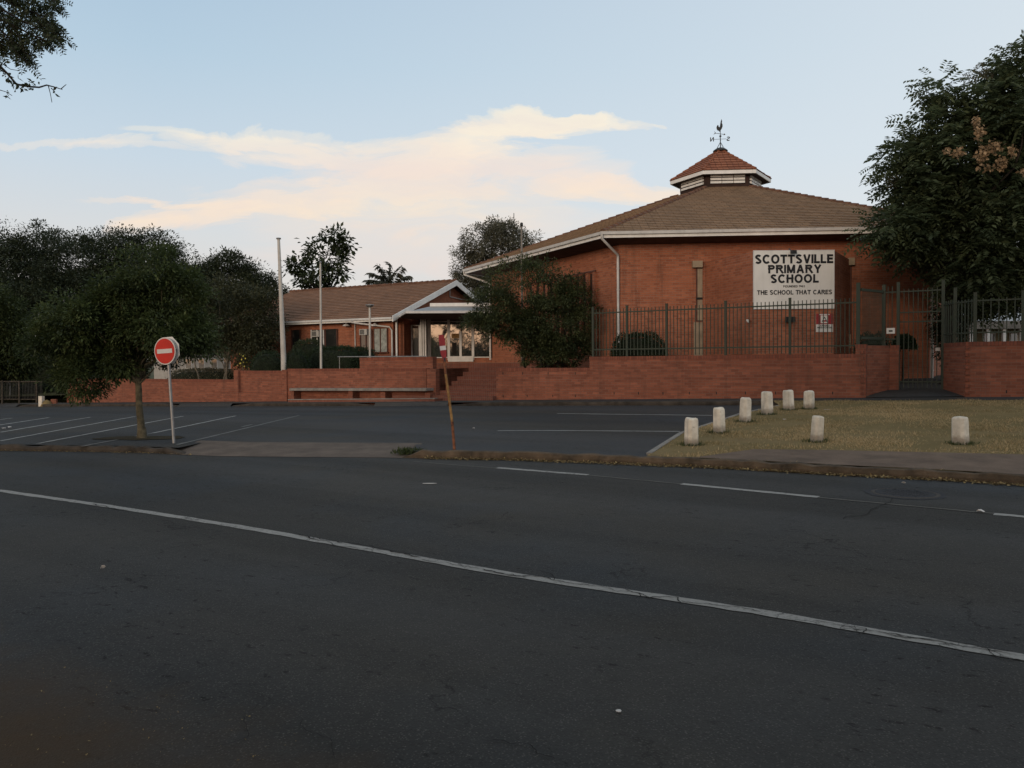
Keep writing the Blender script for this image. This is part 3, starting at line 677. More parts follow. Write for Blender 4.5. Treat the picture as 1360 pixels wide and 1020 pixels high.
# bench
Bl, Br = hitw(384, WALL_S-.66), hitw(566, WALL_S-.66)
bt = thing('bench', 'long grey concrete bench on brick supports in front of the brick wall', 'bench', midbase((Bl+Br)/2))
zt = zw(0)+.43
zA, zB = 1.65-(516-483)/1060*Bl[1], 1.65-(516.5-482)/1060*Br[1]
mb = MB(); mb.hexa(V3(Bl[0], Bl[1], zA-.10), V3(Br[0]-Bl[0], Br[1]-Bl[1], zB-zA), unit(WN)*.56, V3(0, 0, .10)); mb.build('seat', M['concrete'], bt)
for p in (384.5, 462, 505, 564):
    q = hitw(p, WALL_S-.50); mb = MB(); wseg(mb, q, q+WD*.24, zw(q[0])-.3, min(zA, zB)-.10-.003 if p > 500 else zA-.102+(zB-zA)*(p-384)/182, .42); mb.build('support', M['brick_wall'], bt)
q0, q1 = hitw(382, WALL_S-.86), hitw(577, WALL_S-.86)
mb = MB(); mb.hexa(V3(q0[0], q0[1], zw(q0[0])-.25), V3(q1[0]-q0[0], q1[1]-q0[1], zw(q1[0])-zw(q0[0])), unit(WN)*.735, V3(0, 0, .34)); mb.build('plinth', M['brick_step'], bt)
mb = MB(); mb.hexa(V3(q0[0], q0[1], zw(q0[0])+.092)-unit(WN)*.012, V3(q1[0]-q0[0], q1[1]-q0[1], zw(q1[0])-zw(q0[0])), unit(WN)*.20, V3(0, 0, .035)); mb.build('plinth_edge', M['concrete'], bt)
# steps up to the entrance
st = thing('steps', 'broad red brick steps rising from the pavement to the entrance porch', 'steps', midbase((W[583]+W[659])/2))
nst = 8; ztop = 1.60; z0 = zw(-2)
rise = (ztop-z0)/nst
sl, sr = W[577]+WD*.13, W[659]
for i in range(nst):
    s = WALL_S-.25+i*.40
    A = hitw(583 if i else 577, s); A = V3(A[0], A[1], 0); A = sl+WN/np.linalg.norm(WN)**2*(s-WALL_S)*1.0
    B = sr+WN/np.linalg.norm(WN)**2*(s-WALL_S)
    if i >= 2: B = B+WD*.6
    if i == 0: A = A-WD*2.0
    depth = .42 if i < nst-1 else 6.0
    mb = MB(); d = (B-A)*V3(1, 1, 0)
    mb.hexa(V3(A[0], A[1], z0-.3 if i == 0 else z0+(i)*rise-.02), d, unit(WN)*depth, V3(0, 0, (i+1)*rise-(-.3 if i == 0 else i*rise-.02))); mb.build('step', M['brick_step'], st)
# dark cheek wall beside the steps
mb = MB(); c0 = sl-WD*.14+unit(WN)*.15; mb.hexa(V3(c0[0], c0[1], zw(0)), WD*.13, unit(WN)*3.2, V3(0, 0, 1.15)); mb.build('cheek_wall', M['brick_wall'], st)
wd_ = wall_thing('red brick wall between the entrance steps and the fenced wall, under the bushy tree', W[659]+WD*.002, W[783]-WD*.002, 1.42)
weeps(wd_, (668, 694, 728, 764), 498); weeps(wd_, (668, 700, 734, 764), 528)
we = wall_thing('tall red brick wall carrying the green palisade fence, below the school name board', W[783], W[1136], 1.80)
weeps(we, (815.5, 848, 880.5, 915.5, 951.5, 990, 1030, 1068, 1106), 524.5)
def quoins(th, A, z0, z1, w=.12):
    z = z0; k = 0
    while z < z1-.08:
        if k % 2: mb = MB(); a = A-unit(WN)*.035; mb.hexa(V3(a[0], a[1], z+.003), WD*w, unit(WN)*.09, V3(0, 0, .079)); mb.build('quoin_brick', M['brick_soldier'], th)  # darker brick puts the weak relief shading of the quoins into the colour
        z += .085; k += 1
mb = MB(); wseg(mb, W[1136]+WD*.002, W[1150], zb(W[1136]), 1.965, .30, -.0); mb.build('end_pier', M['brick_wall'], we)
mb = MB(); wseg(mb, W[1136]-WD*.002, W[1150]+WD*.004, 1.965, 2.07, .31, -.01); mb.build('end_pier_coping', M['brick_soldier'], we)
quoins(we, W[1150]-WD*.12, zw(10), 2.0)
# recess at the gate
GS = WALL_S+1.62
G1181, G1194, G1253 = hitw(1181, GS), hitw(1193.5, GS), hitw(1253, GS)
mb = MB(); a = W[1150]-WD*.01+unit(WN)*.302
mb.prism([(a[0]-.22, a[1]+.1), (a[0], a[1]), (G1181[0], G1181[1]), (G1181[0]-.22, G1181[1]+.1)], zw(10)-.2, 2.045); mb.build('wall_return', M['brick_wall'], we)
wp = thing('brick_pier', 'narrow red brick pier carrying the gate post, left of the pedestrian gate', 'pier', (G1181[0], G1181[1], zw(11)))
mb = MB(); mb.prism([tuple(G1181[:2]+V3(.003, 0)), tuple(G1194[:2]), tuple((G1194+unit(WN)*.3)[:2]), tuple((G1181+unit(WN)*.3)[:2]+V3(.003, 0))], zw(11)-.2, 1.955); mb.build('pier_face', M['brick_wall'], wp)
mb = MB(); mb.prism([tuple(G1181[:2]+V3(.006, -.01)), tuple(G1194[:2]+V3(.01, -.01)), tuple((G1194+unit(WN)*.3)[:2]+V3(.01, 0)), tuple((G1181+unit(WN)*.3)[:2]+V3(.006, 0))], 1.955, 2.05); mb.build('coping', M['brick_soldier'], wp)
wf = wall_thing('tall red brick wall right of the pedestrian gate, under the big tree', W[1282], W[1400]+WD*4, 2.09, .25)
mb = MB(); a, b = G1253, W[1282]; mb.prism([tuple(a[:2]), tuple(b[:2]+V3(-.003, .0)), tuple((b+unit(WN)*.25)[:2]), tuple((a+unit(WN)*.25)[:2])], zw(12)-.3, 1.99); mb.build('splay_wall', M['brick_wall'], wf)
mb = MB(); mb.prism([tuple(a[:2]+V3(-.01, -.012)), tuple(b[:2]+V3(-.006, -.012)), tuple((b+unit(WN)*.25)[:2]), tuple((a+unit(WN)*.25)[:2]+V3(-.01, 0))], 1.99, 2.085); mb.build('coping', M['brick_soldier'], wf)
quoins(wf, W[1282]-WD*.02, zw(12.5), 2.0, .14)
weeps(wf, (1337,), 523)
# sloping path through the gate
pa = [W[1150][:2]-V3(.05, 0), W[1282][:2]+V3(.05, 0), (G1253+WD*.5)[:2], (G1253+unit(WN)*9+WD*.4)[:2], (G1181+unit(WN)*9)[:2], (G1181-WD*.1)[:2]]
sheet('gate_path', [tuple(p) for p in pa], zpath, M['pavement'], off=.012, step=.5)

# ------------------------------------------------------------------ palisade fences and the gate
def post(mb, P, z0, z1, w=.07):
    ang = math.atan2(WD[1], WD[0]); mb.box((P[0], P[1], z0), (w, w, z1-z0), ang); mb.box((P[0], P[1], z1+.0), (w+.012, w+.012, .012), ang)
def picket_run(mb, A, B, z0, z1, sp, w=.022):
    A, B = V3(A[0], A[1], 0), V3(B[0], B[1], 0); L = np.linalg.norm(B-A); k = int(L/sp); d = unit(B-A); ang = math.atan2(d[1], d[0])
    for i in range(1, k):
        p = A+(B-A)*i/k; mb.box((p[0], p[1], z0), (w, w, z1-z0), ang)
def rail(mb, A, B, z, h=.04, t=.04):
    A, B = V3(A[0], A[1], z), V3(B[0], B[1], z); d = unit(B-A); nn = V3(-d[1], d[0], 0); mb.hexa(A-nn*(t/2), B-A, nn*t, V3(0, 0, h))
Cn = .115/np.linalg.norm(WN)   # pickets stand on the middle of the wall
def fp(px, s=WALL_S+.13): q = hitw(px, s); return q
fence = thing('palisade_fence', 'dark green steel palisade fence on the brick wall in front of the hall', 'fence', (W[783][0], W[783][1], 1.8))
fpx = [788, 833, 885.5, 963.7, 1049, 1139.5]
for p in fpx: mb = MB(); q = fp(p); post(mb, q, 1.79, 3.50 if p < 1100 else 3.84, .07 if p < 1100 else .10); mb.build('post', M['green'], fence)
for z in (2.02, 3.27): mb = MB(); rail(mb, fp(788), fp(1139.5), z); mb.build('rail', M['green'], fence)
mb = MB()
for a, b in zip(fpx[:-1], fpx[1:]): picket_run(mb, fp(a), fp(b), 1.83, 3.42, .118)
mb.build('pickets', M['green'], fence)
# gate and its side panels
def gp_(px): return hitw(px, GS+.1)
gp0 = fp(1143)
gfence = thing('palisade_fence', 'tall green fence panels from the wall end back to the left gate post', 'fence', (G1181[0], G1181[1], 2.05))
for p, z0_, z1_ in ((gp_(1173.5), 2.03, 3.86),): mb = MB(); post(mb, p, z0_, z1_, .095); mb.build('post', M['green'], gfence)
for z in (2.22, 3.62): mb = MB(); rail(mb, gp0, gp_(1173.5), z, .075, .05); mb.build('rail', M['green'], gfence)
mb = MB(); picket_run(mb, gp0, gp_(1173.5), 2.08, 3.66, .075, .012); mb.build('mesh_panel', M['green'], gfence)
for z in (2.22, 3.62): mb = MB(); rail(mb, gp_(1173.5), gp_(1190), z); mb.build('rail', M['green'], gfence)
mb = MB(); picket_run(mb, gp_(1173.5), gp_(1190), 2.08, 3.82, .10); mb.build('pickets', M['green'], gfence)
gate = thing('pedestrian_gate', 'tall green barred steel gate between the brick pier and the splayed wall', 'gate', (G1194[0], G1194[1], zw(11)+.14))
zg0 = zpath(*gp_(1222)[:2])+.05
for p in (1192.5, 1252): mb = MB(); post(mb, gp_(p), zg0-.1, 3.92, .085); mb.build('post', M['green'], gate)
gl = MB(); picket_run(gl, gp_(1194), gp_(1250.5), zg0, 3.72, .118); gl.build('bars', M['green'], gate)
for z in (zg0+.16, 2.72, 3.0, 3.62): mb = MB(); rail(mb, gp_(1193.2), gp_(1251), z); mb.build('rail', M['green'], gate)
mb = MB(); q = gp_(1244); mb.box((q[0], q[1]-.05, zg0+1.08), (.12, .03, .10), math.atan2(WD[1], WD[0])); mb.build('lock_plate', M['metal'], gate)
q = gp_(1183)-unit(WN)*.06
pl = thing('notice_plate', 'small white notice plate fixed to the green fence left of the gate', 'sign', (q[0], q[1], 2.40))
mb = MB(); mb.box((q[0], q[1], 2.40), (.23, .012, .17), math.atan2(WD[1], WD[0])); mb.build('plate', M['sign_white'], pl)
mb = MB(); q2 = q-unit(WN)*.009; mb.box((q2[0], q2[1], 2.455), (.10, .004, .05), math.atan2(WD[1], WD[0])); mb.build('mark', M['dark_metal'], pl)
rf = thing('palisade_fence', 'dark green palisade fence on the wall right of the gate', 'fence', (W[1282][0], W[1282][1], 2.09))
rpts = [(1252.8, gp_(1252.8)), (1268, hitw(1268, WALL_S+.9)), (1294.5, hitw(1294.5, WALL_S+.13)), (1358, fp(1358)), (1425, fp(1425)), (1500, fp(1500))]
for p, q in rpts[1:]: mb = MB(); post(mb, q, 1.98 if p < 1290 else 2.08, 3.62 if p < 1290 else 3.42, .085); mb.build('post', M['green'], rf)
for (p0, a), (p1, b) in zip(rpts[:-1], rpts[1:]):
    for z in (2.32, 3.18): mb = MB(); rail(mb, a, b, z+(0 if p0 > 1260 else .0)); mb.build('rail', M['green'], rf)
mb = MB()
for (p0, a), (p1, b) in zip(rpts[:-1], rpts[1:]): picket_run(mb, a, b, 2.06, 3.26 if p0 > 1260 else 3.3, .175 if p0 > 1290 else .13, .026)
mb.build('pickets', M['green'], rf)

# ------------------------------------------------------------------ the hexagonal hall
HX, HY, HPHI, HR, HOV, HZE = 10.13, 38.76, -.0628, 11.11, 1.37, 6.22
def hc(k, Rr, z): a = -2*math.pi/3+math.pi/3*k+HPHI; return V3(HX+Rr*math.cos(a), HY+Rr*math.sin(a), z)
hall = thing('school_hall', 'hexagonal red brick school hall with brown tiled roof and louvred cupola', 'building', (HX, HY, 1.0))
mb = MB(); mb.prism([tuple(hc(k, HR, 0)[:2]) for k in range(6)], .3, HZE-.02); mb.build('wall', M['brick_hall'], hall)
RE = HR+HOV
def clip(poly, axis_f, lo, keep_above):
    out = []
    for i in range(len(poly)):
        a, b = poly[i], poly[(i+1) % len(poly)]; fa, fb = axis_f(a)-lo, axis_f(b)-lo
        if not keep_above: fa, fb = -fa, -fb
        if fa >= 0: out.append(a)
        if (fa >= 0) != (fb >= 0): t = fa/(fa-fb); out.append(a+(b-a)*t)
    return out
def tiled(mb, poly, course=.32, lift=.032):
    """planar sloping roof polygon cut into overlapping tile courses"""
    poly = [V3(p) for p in poly]; nn = unit(sum(np.cross(poly[i]-poly[0], poly[(i+1) % len(poly)]-poly[0]) for i in range(1, len(poly)-1)))
    if nn[2] < 0: nn = -nn; poly = poly[::-1]
    t = unit(np.cross(V3(0, 0, 1), nn)); b = np.cross(nn, t); f = lambda p: float(np.dot(p, b))
    v0, v1 = min(map(f, poly)), max(map(f, poly)); k = 0
    while v0+k*course < v1-1e-3:
        lo, hi = v0+k*course, v0+(k+1)*course
        q = clip(clip(poly, f, lo, True), f, min(hi, v1), False)
        if len(q) >= 3:
            vs = [p+nn*(lift*(1-(f(p)-lo)/course)+.004) for p in q]; uv = [(float(np.dot(p, t))+(.15 if k % 2 else 0), f(p)-v0) for p in q]
            mb.add(vs, [list(range(len(vs)))], [uv])
            low = [i for i in range(len(q)) if abs(f(q[i])-lo) < 1e-4]
            if len(low) == 2:
                i, j = low
                if (j-i) != 1: i, j = j, i
                a_, b_ = vs[i], vs[j]; mb.add([q[i]-nn*.01, q[j]-nn*.01, b_, a_], [[0, 1, 2, 3]], [[(uv[i][0], .001), (uv[j][0], .001), (uv[j][0], .02), (uv[i][0], .02)]])
        k += 1
    return mb
RC = 2.02; ZC = 9.62
for k in range(6):
    mb = MB(); tiled(mb, [hc(k, RE, HZE), hc(k+1, RE, HZE), hc(k+1, RC-.05, ZC), hc(k, RC-.05, ZC)]); mb.build('roof', M['tile'], hall)
def ridge_caps(A, B, parent, r=.10, L=.38, mat='ridge'):
    A, B = V3(A), V3(B); n_ = max(1, int(np.linalg.norm(B-A)/L)); mb = MB()
    for i in range(n_):
        a = A+(B-A)*i/n_; b = A+(B-A)*(i+1.06)/n_; mb.tube([a+V3(0, 0, .015), b-V3(0, 0, .012)], [r*1.0, r*.86], 8)
    return mb.build('ridge_tiles', M[mat], parent)
for k in range(6): ridge_caps(hc(k, RE-.05, HZE), hc(k, RC, ZC), hall)
# eaves: soffit, fascia, gutter
mb = MB()
for k in range(6): mb.add([hc(k, HR-.02, HZE-.30), hc(k+1, HR-.02, HZE-.30), hc(k+1, RE-.12, HZE-.20), hc(k, RE-.12, HZE-.20)], [[0, 1, 2, 3]])
mb.build('soffit', M['soffit'], hall)
for k in range(6):
    mb = MB(); a, b, c_, d_ = hc(k, RE-.05, HZE-.21), hc(k+1, RE-.05, HZE-.21), hc(k+1, RE-.09, HZE-.21), hc(k, RE-.09, HZE-.21)
    mb.extrude([a, b, c_, d_], (0, 0, .17)); mb.build('fascia', M['white'], hall)
    mb = MB(); o = lambda Rr, z, kk: hc(kk, Rr, HZE+z)
    prof = [(RE-.045, -.10), (RE+.06, -.10), (RE+.09, -.005), (RE+.075, .0), (RE+.05, -.085), (RE-.045, -.085)]
    mb.add([o(r_, z_, k) for r_, z_ in prof]+[o(r_, z_, k+1) for r_, z_ in prof], [[i, (i+1) % 6, 6+(i+1) % 6, 6+i] for i in range(6)]+[[5, 4, 3, 2, 1, 0], [6, 7, 8, 9, 10, 11]]); mb.build('gutter', M['gutter'], hall)
def dpipe(k, zbot, th=hall, cz=HZE, dx=.0, r=.048):
    g = hc(k, RE-.0, cz-.12); w_ = hc(k, HR+.10, cz-.72); w0 = hc(k, HR+.10, zbot)
    mb = MB(); mb.tube([g+V3(0, 0, .05), g-V3(0, 0, .12), w_+(g-w_)*.06+V3(0, 0, .02), w_, w_-V3(0, 0, .15), w0], [r*1.1, r, r, r, r, r], 10)
    for z in np.linspace(zbot+.4, cz-1.2, 4): mb.tube([w0*V3(1, 1, 0)+V3(0, 0, z), w0*V3(1, 1, 0)+V3(0, 0, z+.05)], r*1.25, 10)
    mb.build('downpipe', M['pipe'], th)
dpipe(0, 2.3); dpipe(1, .80); dpipe(-1, 1.75)
# corbel course under the eaves, slightly proud
# cupola
cu = thing  # (parts are children of the hall)
CE, CZ = 2.42, 10.33
mb = MB(); mb.prism([tuple(hc(k, RC-.10, 0)[:2]) for k in range(6)], ZC-.5, CZ-.02); mb.build('cupola_wall', M['dark_timber'], hall)
for k in range(6):
    a, b = hc(k, RC-.06, 0), hc(k+1, RC-.06, 0); d = b-a; nn = unit(V3(d[1], -d[0], 0))
    for j in range(3):
        p0 = a+d*(.10+.27*j); p1 = a+d*(.10+.27*j+.255); mb = MB()
        for q in range(3):
            z = ZC+.16+q*.145
            mb.hexa(p0-nn*.06+V3(0, 0, z+.05), p1-p0, nn*.11+V3(0, 0, -.03), V3(0, 0, .10))
        mb.build('louvre', M['white'], hall)
for k in range(6):
    mb = MB(); tiled(mb, [hc(k, CE, CZ), hc(k+1, CE, CZ), V3(HX, HY, 11.80)], .30, .03); mb.build('cupola_roof', M['tile_red'], hall)
    mb = MB(); mb.extrude([hc(k, CE-.02, CZ-.17), hc(k+1, CE-.02, CZ-.17), hc(k+1, CE-.07, CZ-.17), hc(k, CE-.07, CZ-.17)], (0, 0, .19)); mb.build('cupola_fascia', M['white'], hall)
    ridge_caps(hc(k, CE-.05, CZ+.03), V3(HX, HY, 11.80), hall, .065, .33, 'tile_red')
mb = MB(); mb.add([hc(k, CE-.05, CZ-.15) for k in range(6)], [[5, 4, 3, 2, 1, 0]]); mb.build('cupola_soffit', M['dark_timber'], hall)
mb = MB(); mb.lathe((HX, HY, 11.70), [(.36, 0), (.33, .05), (.20, .14), (.05, .19)], 12); mb.build('cupola_cap', M['dark_metal'], hall)
# front bay that carries the name board
FA, FB = hc(0, HR, 0), hc(1, HR, 0); FD = unit(FB-FA); FN = V3(FD[1], -FD[0], 0)    # outward normal of the front wall
BYF = 26.35; ZBAY = 5.23
bl, br_ = atY(1000, 332, BYF), atY(1107.5, 331, BYF-.0)
back_l = onplane(936, 347, FA, FN); back_r = onplane(1129, 347, FA, FN)
mb = MB(); poly = [tuple((back_l-FN*.3)[:2]), tuple(back_l[:2]), tuple(bl[:2]), tuple(br_[:2]), tuple(back_r[:2]), tuple((back_r-FN*.3)[:2])]
mb.prism(poly, .3, ZBAY); mb.build('front_bay', M['brick_hall'], hall)
# slit windows where the bay meets the wall
def on_front(px, py, off=0): return onplane(px, py, FA+FN*off, FN)
def front_panel(x0, x1, y0, y1, off, th_, name, mat, par=hall):
    a, b = on_front(x0, y1, off), on_front(x1, y0, off); w_ = np.dot(b-a, FD)
    mb = MB(); mb.hexa(a, FD*w_, -FN*th_, V3(0, 0, b[2]-a[2])); return mb.build(name, M[mat], par)
front_panel(920, 933.3, 346, 355, .20, .198, 'lintel', 'cream')
wn = front_panel(924.5, 933, 355.2, 427, .03, .028, 'slit_window', 'frame_brown')
front_panel(926.5, 933, 357, 395, .045, .012, 'pane', 'cream', wn); front_panel(926.5, 933, 398, 425.5, .045, .012, 'pane', 'cream', wn)
front_panel(924.5, 933, 395, 397.6, .06, .012, 'glazing_bar', 'black', wn)
front_panel(921.5, 933.5, 428, 474, .04, .038, 'slit_panel', 'cream')
front_panel(1127, 1135.5, 342, 352, .20, .198, 'lintel', 'cream')
wn = front_panel(1128, 1131.5, 352.3, 470, .03, .028, 'slit_window', 'frame_brown')
front_panel(1124.5, 1130, 444, 462, .07, .03, 'vent_panel', 'cream')
# tall slot window with brick fins on the left face
LA, LB = hc(-1, HR, 0), hc(0, HR, 0); LD = unit(LB-LA); LN = V3(LD[1], -LD[0], 0)
def on_left(px, py, off=0): return onplane(px, py, LA+LN*off, LN)
def left_panel(x0, x1, z0, z1, off, th_, name, mat, par=hall):
    a, b = on_left(x0, 420, off), on_left(x1, 420, off); w_ = np.dot(b-a, LD); a[2] = z0
    mb = MB(); mb.hexa(a, LD*w_, -LN*th_, V3(0, 0, z1-z0)); return mb.build(name, M[mat], par)
sw = left_panel(700, 789, 2.3, 5.05, .012, .01, 'slot_window', 'glass_dark')
for i, p in enumerate(np.linspace(698, 787, 11)): left_panel(p, p+2.6, 2.25, 5.08, .13, .128, 'brick_fin', 'brick_hall', sw)
left_panel(697, 790.6, 5.083, 5.16, .06, .058, 'slot_lintel', 'frame_brown')

# weather vane
wv_ = thing('weather_vane', 'black cockerel weather vane with N and S letters on top of the cupola', 'weather vane', (HX, HY, 11.85))
mb = MB(); mb.tube([(HX, HY, 11.78), (HX, HY, 12.72)], [.026, .014], 8); mb.build('spindle', M['dark_metal'], wv_)
for a in (0.6, 2.2, 3.7, 5.3): mb = MB(); mb.tube([(HX+.30*math.cos(a), HY+.30*math.sin(a), 11.72), (HX, HY, 12.16)], .009, 6); mb.build('stay', M['dark_metal'], wv_)
AX = unit(V3(1, -.12, .0)); zq = 12.29
mb = MB(); mb.tube([V3(HX, HY, zq)-AX*.30, V3(HX, HY, zq)+AX*.28], .009, 6); mb.tube([V3(HX, HY, zq)-V3(.1, .28, 0), V3(HX, HY, zq)+V3(.1, .28, 0)], .009, 6); mb.build('compass_arms', M['dark_metal'], wv_)
mb = MB(); mb.lathe((HX, HY, 12.38), [(.01, 0), (.055, .03), (.055, .07), (.01, .10)], 12); mb.build('bearing_ball', M['dark_metal'], wv_)
AV = unit(V3(1, -.35, -.26))
ctr = V3(HX, HY, 12.54)
mb = MB(); mb.tube([ctr-AV*.22, ctr+AV*.18], .011, 6)
up = unit(np.cross(np.cross(AV, V3(0, 0, 1)), AV)); side = np.cross(AV, up)
mb.extrude([ctr-AV*.20+up*.0, ctr-AV*.32+up*.09, ctr-AV*.26+up*.01, ctr-AV*.32-up*.08], side*.012)
mb.extrude([ctr+AV*.17+up*.05, ctr+AV*.25, ctr+AV*.17-up*.05], side*.012); mb.build('arrow', M['dark_metal'], wv_)
# cockerel seen nearly edge on: body, neck with comb, raised tail
ck = [(-.22, .55), (-.30, .44), (-.33, .32), (-.30, .16), (-.20, .02), (-.10, .0), (-.07, -.12), (-.04, -.12), (-.02, .0), (.05, .04), (.14, .16), (.20, .34), (.19, .52), (.13, .66), (.16, .80), (.10, 1.0), (.05, .80), (.00, .56), (-.02, .38), (-.08, .30), (-.15, .40), (-.17, .52)]
HD = unit(V3(1, -.9, 0)); mb = MB(); sd_ = unit(np.cross(HD, V3(0, 0, 1)))
mb.extrude([V3(HX, HY, 12.70)+HD*x*.60+V3(0, 0, z*.53) for x, z in ck], sd_*.02); mb.build('cockerel', M['dark_metal'], wv_)

# ------------------------------------------------------------------ lettering
def _arc(cx, cy, rx, ry, a0, a1, n_=14): return [(cx+rx*math.cos(R(a0+(a1-a0)*i/n_)), cy+ry*math.sin(R(a0+(a1-a0)*i/n_))) for i in range(n_+1)]
def _glyph(ch, t):
    """strokes (centre lines) of a grotesque capital in a box of height 1; returns width, strokes"""
    h = t/2; o = {
     'I': (.16, [[(.08, 0), (.08, 1)]]), 'L': (.56, [[(h, 1), (h, 0)], [(0, h), (.56, h)]]), 'T': (.66, [[(0, 1-h), (.66, 1-h)], [(.33, 0), (.33, 1)]]),
     'E': (.60, [[(h, 0), (h, 1)], [(0, 1-h), (.59, 1-h)], [(0, .52), (.55, .52)], [(0, h), (.60, h)]]), 'F': (.56, [[(h, 0), (h, 1)], [(0, 1-h), (.56, 1-h)], [(0, .50), (.50, .50)]]),
     'H': (.70, [[(h, 0), (h, 1)], [(.70-h, 0), (.70-h, 1)], [(0, .53), (.7, .53)]]), 'V': (.76, [[(h, 1), (.38, 0)], [(.76-h, 1), (.38, 0)]]),
     'Y': (.76, [[(h, 1), (.38, .44)], [(.76-h, 1), (.38, .44)], [(.38, .5), (.38, 0)]]), 'A': (.78, [[(h, 0), (.39, 1)], [(.78-h, 0), (.39, 1)], [(.18, .33), (.60, .33)]]),
     'N': (.70, [[(h, 0), (h, 1)], [(.70-h, 0), (.70-h, 1)], [(h, 1), (.70-h, 0)]]), 'M': (.82, [[(h, 0), (h, 1)], [(.82-h, 0), (.82-h, 1)], [(h, 1), (.41, .05)], [(.82-h, 1), (.41, .05)]]),
     'O': (.84, [_arc(.42, .5, .42-h, .5-h*.8, 0, 360, 28)]), '0': (.54, [_arc(.27, .5, .27-h, .5-h*.8, 0, 360, 24)]), 'C': (.76, [_arc(.41, .5, .41-h, .5-h*.8, 42, 318, 22)]),
     'S': (.66, [_arc(.33, .745, .33-h*1.1, .255-h*.8, 20, 250, 14)+[(.34, .51)]+_arc(.33, .265, .33-h, .265-h*.8, 68, -158, 14)]),
     'P': (.66, [[(h, 0), (h, 1)], [(0, 1-h), (.40, 1-h)]+_arc(.40, .72, .26-h, .28-h, 90, -90, 10)+[(0, .44+h)]]),
     'R': (.72, [[(h, 0), (h, 1)], [(0, 1-h), (.42, 1-h)]+_arc(.42, .735, .27-h, .265-h, 90, -90, 10)+[(0, .47+h)], [(.38, .5), (.68, 0)]]),
     'D': (.72, [[(h, 0), (h, 1)], [(0, 1-h), (.34, 1-h)]+_arc(.34, .5, .38-h, .5-h, 90, -90, 14)+[(0, h)]]), 'U': (.70, [[(h, 1), (h, .35)]+_arc(.35, .35, .35-h, .35-h, 180, 360, 12)+[(.70-h, 1)]]),
     '1': (.34, [[(.26, 0), (.26, 1)], [(.02, .74), (.26, .96)]]), '9': (.54, [_arc(.27, .69, .27-h, .31-h, 0, 360, 20), _arc(.20, .60, .34-h, .60-h, 10, -75, 10)]), '3': (.54, [_arc(.26, .745, .26-h, .255-h, 150, -75, 14), _arc(.26, .28, .28-h, .28-h, 75, -150, 14)]), ' ': (.32, [])}
    return o[ch]
def text_obj(name, s, x0, x1, y0, y1, plane_p, ux, uz, nrm, mat, parent, bold=.17, depth=.008, mirror=False):
    """raised capitals filling a box (x0,y0)-(x1,y1) in metres on the plane at plane_p with axes ux, uz"""
    t = bold; adv = 0; items = []
    for ch in s:
        w_, st_ = _glyph(ch, t); items.append((adv, st_)); adv += w_+.07
    adv -= .07; ux, uz, nrm, p0 = V3(ux), V3(uz), V3(nrm), V3(plane_p); mb = MB(); k = 0; sxx, syy = (x1-x0)/adv, (y1-y0)
    def P(x, y, z):
        fx = x*sxx
        return p0+ux*((x1-fx) if mirror else (x0+fx))+uz*(y0+y*syy)+nrm*z
    for a0, strokes in items:
        for st_ in strokes:
            k += 1; z = depth+(k % 7)*.0004; L_, R_ = [], []; n_ = len(st_); closed = n_ > 12 and abs(st_[0][0]-st_[-1][0]) < 1e-6 and abs(st_[0][1]-st_[-1][1]) < 1e-6
            for i, (x, y) in enumerate(st_):
                pa, pb = (st_[i-1] if i else (st_[-2] if closed else st_[0])), (st_[i+1] if i < n_-1 else (st_[1] if closed else st_[-1]))
                dx, dy = (pb[0]-pa[0])*sxx/syy, pb[1]-pa[1]; l = math.hypot(dx, dy) or 1; nx_, ny_ = -dy/l*t/2*syy/sxx, dx/l*t/2
                if syy < .1*1 and False: pass
                L_.append((a0+x+nx_*(1 if abs(dx) < abs(dy) else 1), y+ny_)); R_.append((a0+x-nx_, y-ny_))
            vs = []
            for l_, r_ in zip(L_, R_): vs += [P(*l_, 0), P(*r_, 0), P(*r_, z), P(*l_, z)]
            fs = [[i*4+j, i*4+(j+1) % 4, (i+1)*4+(j+1) % 4, (i+1)*4+j] for i in range(n_-1) for j in range(4)]+[[3, 2, 1, 0], [(n_-1)*4+q for q in range(4)]]
            mb.add(vs, fs)
    return mb.build(name, mat, parent)
p_ = V3(HX, HY, zq)-AX*.30
text_obj('letter', 'N', -.19, .0, -.10, .10, p_, AX, V3(0, 0, 1), V3(0, -1, 0), M['dark_metal'], wv_, .2, .015, True)
p_ = V3(HX, HY, zq)+AX*.28
text_obj('letter', 'S', .0, .18, -.10, .10, p_, AX, V3(0, 0, 1), V3(0, -1, 0), M['dark_metal'], wv_, .2, .015, True)
# name board
BD = unit((br_-bl)*V3(1, 1, 0)); BN = V3(BD[1], -BD[0], 0)
o_ = bl+BN*.004; bw = np.linalg.norm((br_-bl)[:2]); ztopb, zbotb = ZBAY+.01, atY(1050, 410.5, BYF)[2]
nb = thing('name_board', 'large white board with black lettering SCOTTSVILLE PRIMARY SCHOOL on the brick bay', 'sign', (o_[0], o_[1], zbotb))
mb = MB(); mb.hexa(V3(o_[0], o_[1], zbotb), BD*bw, BN*.05, V3(0, 0, ztopb-zbotb)); mb.build('board', M['sign_white'], nb)
mb = MB()
for (a_, b_, c_, d_) in ((0, bw, 0, .022), (0, bw, ztopb-zbotb-.022, ztopb-zbotb), (0, .022, .022, ztopb-zbotb-.022), (bw-.022, bw, .022, ztopb-zbotb-.022)):
    mb.hexa(V3(o_[0], o_[1], zbotb)+BD*a_+BN*.05+V3(0, 0, c_), BD*(b_-a_), BN*.006, V3(0, 0, d_-c_))
mb.build('frame', M['gutter'], nb)
sx = bw/107.5; org = V3(o_[0], o_[1], 0)+BN*.052; sy = (ztopb-zbotb)/79.
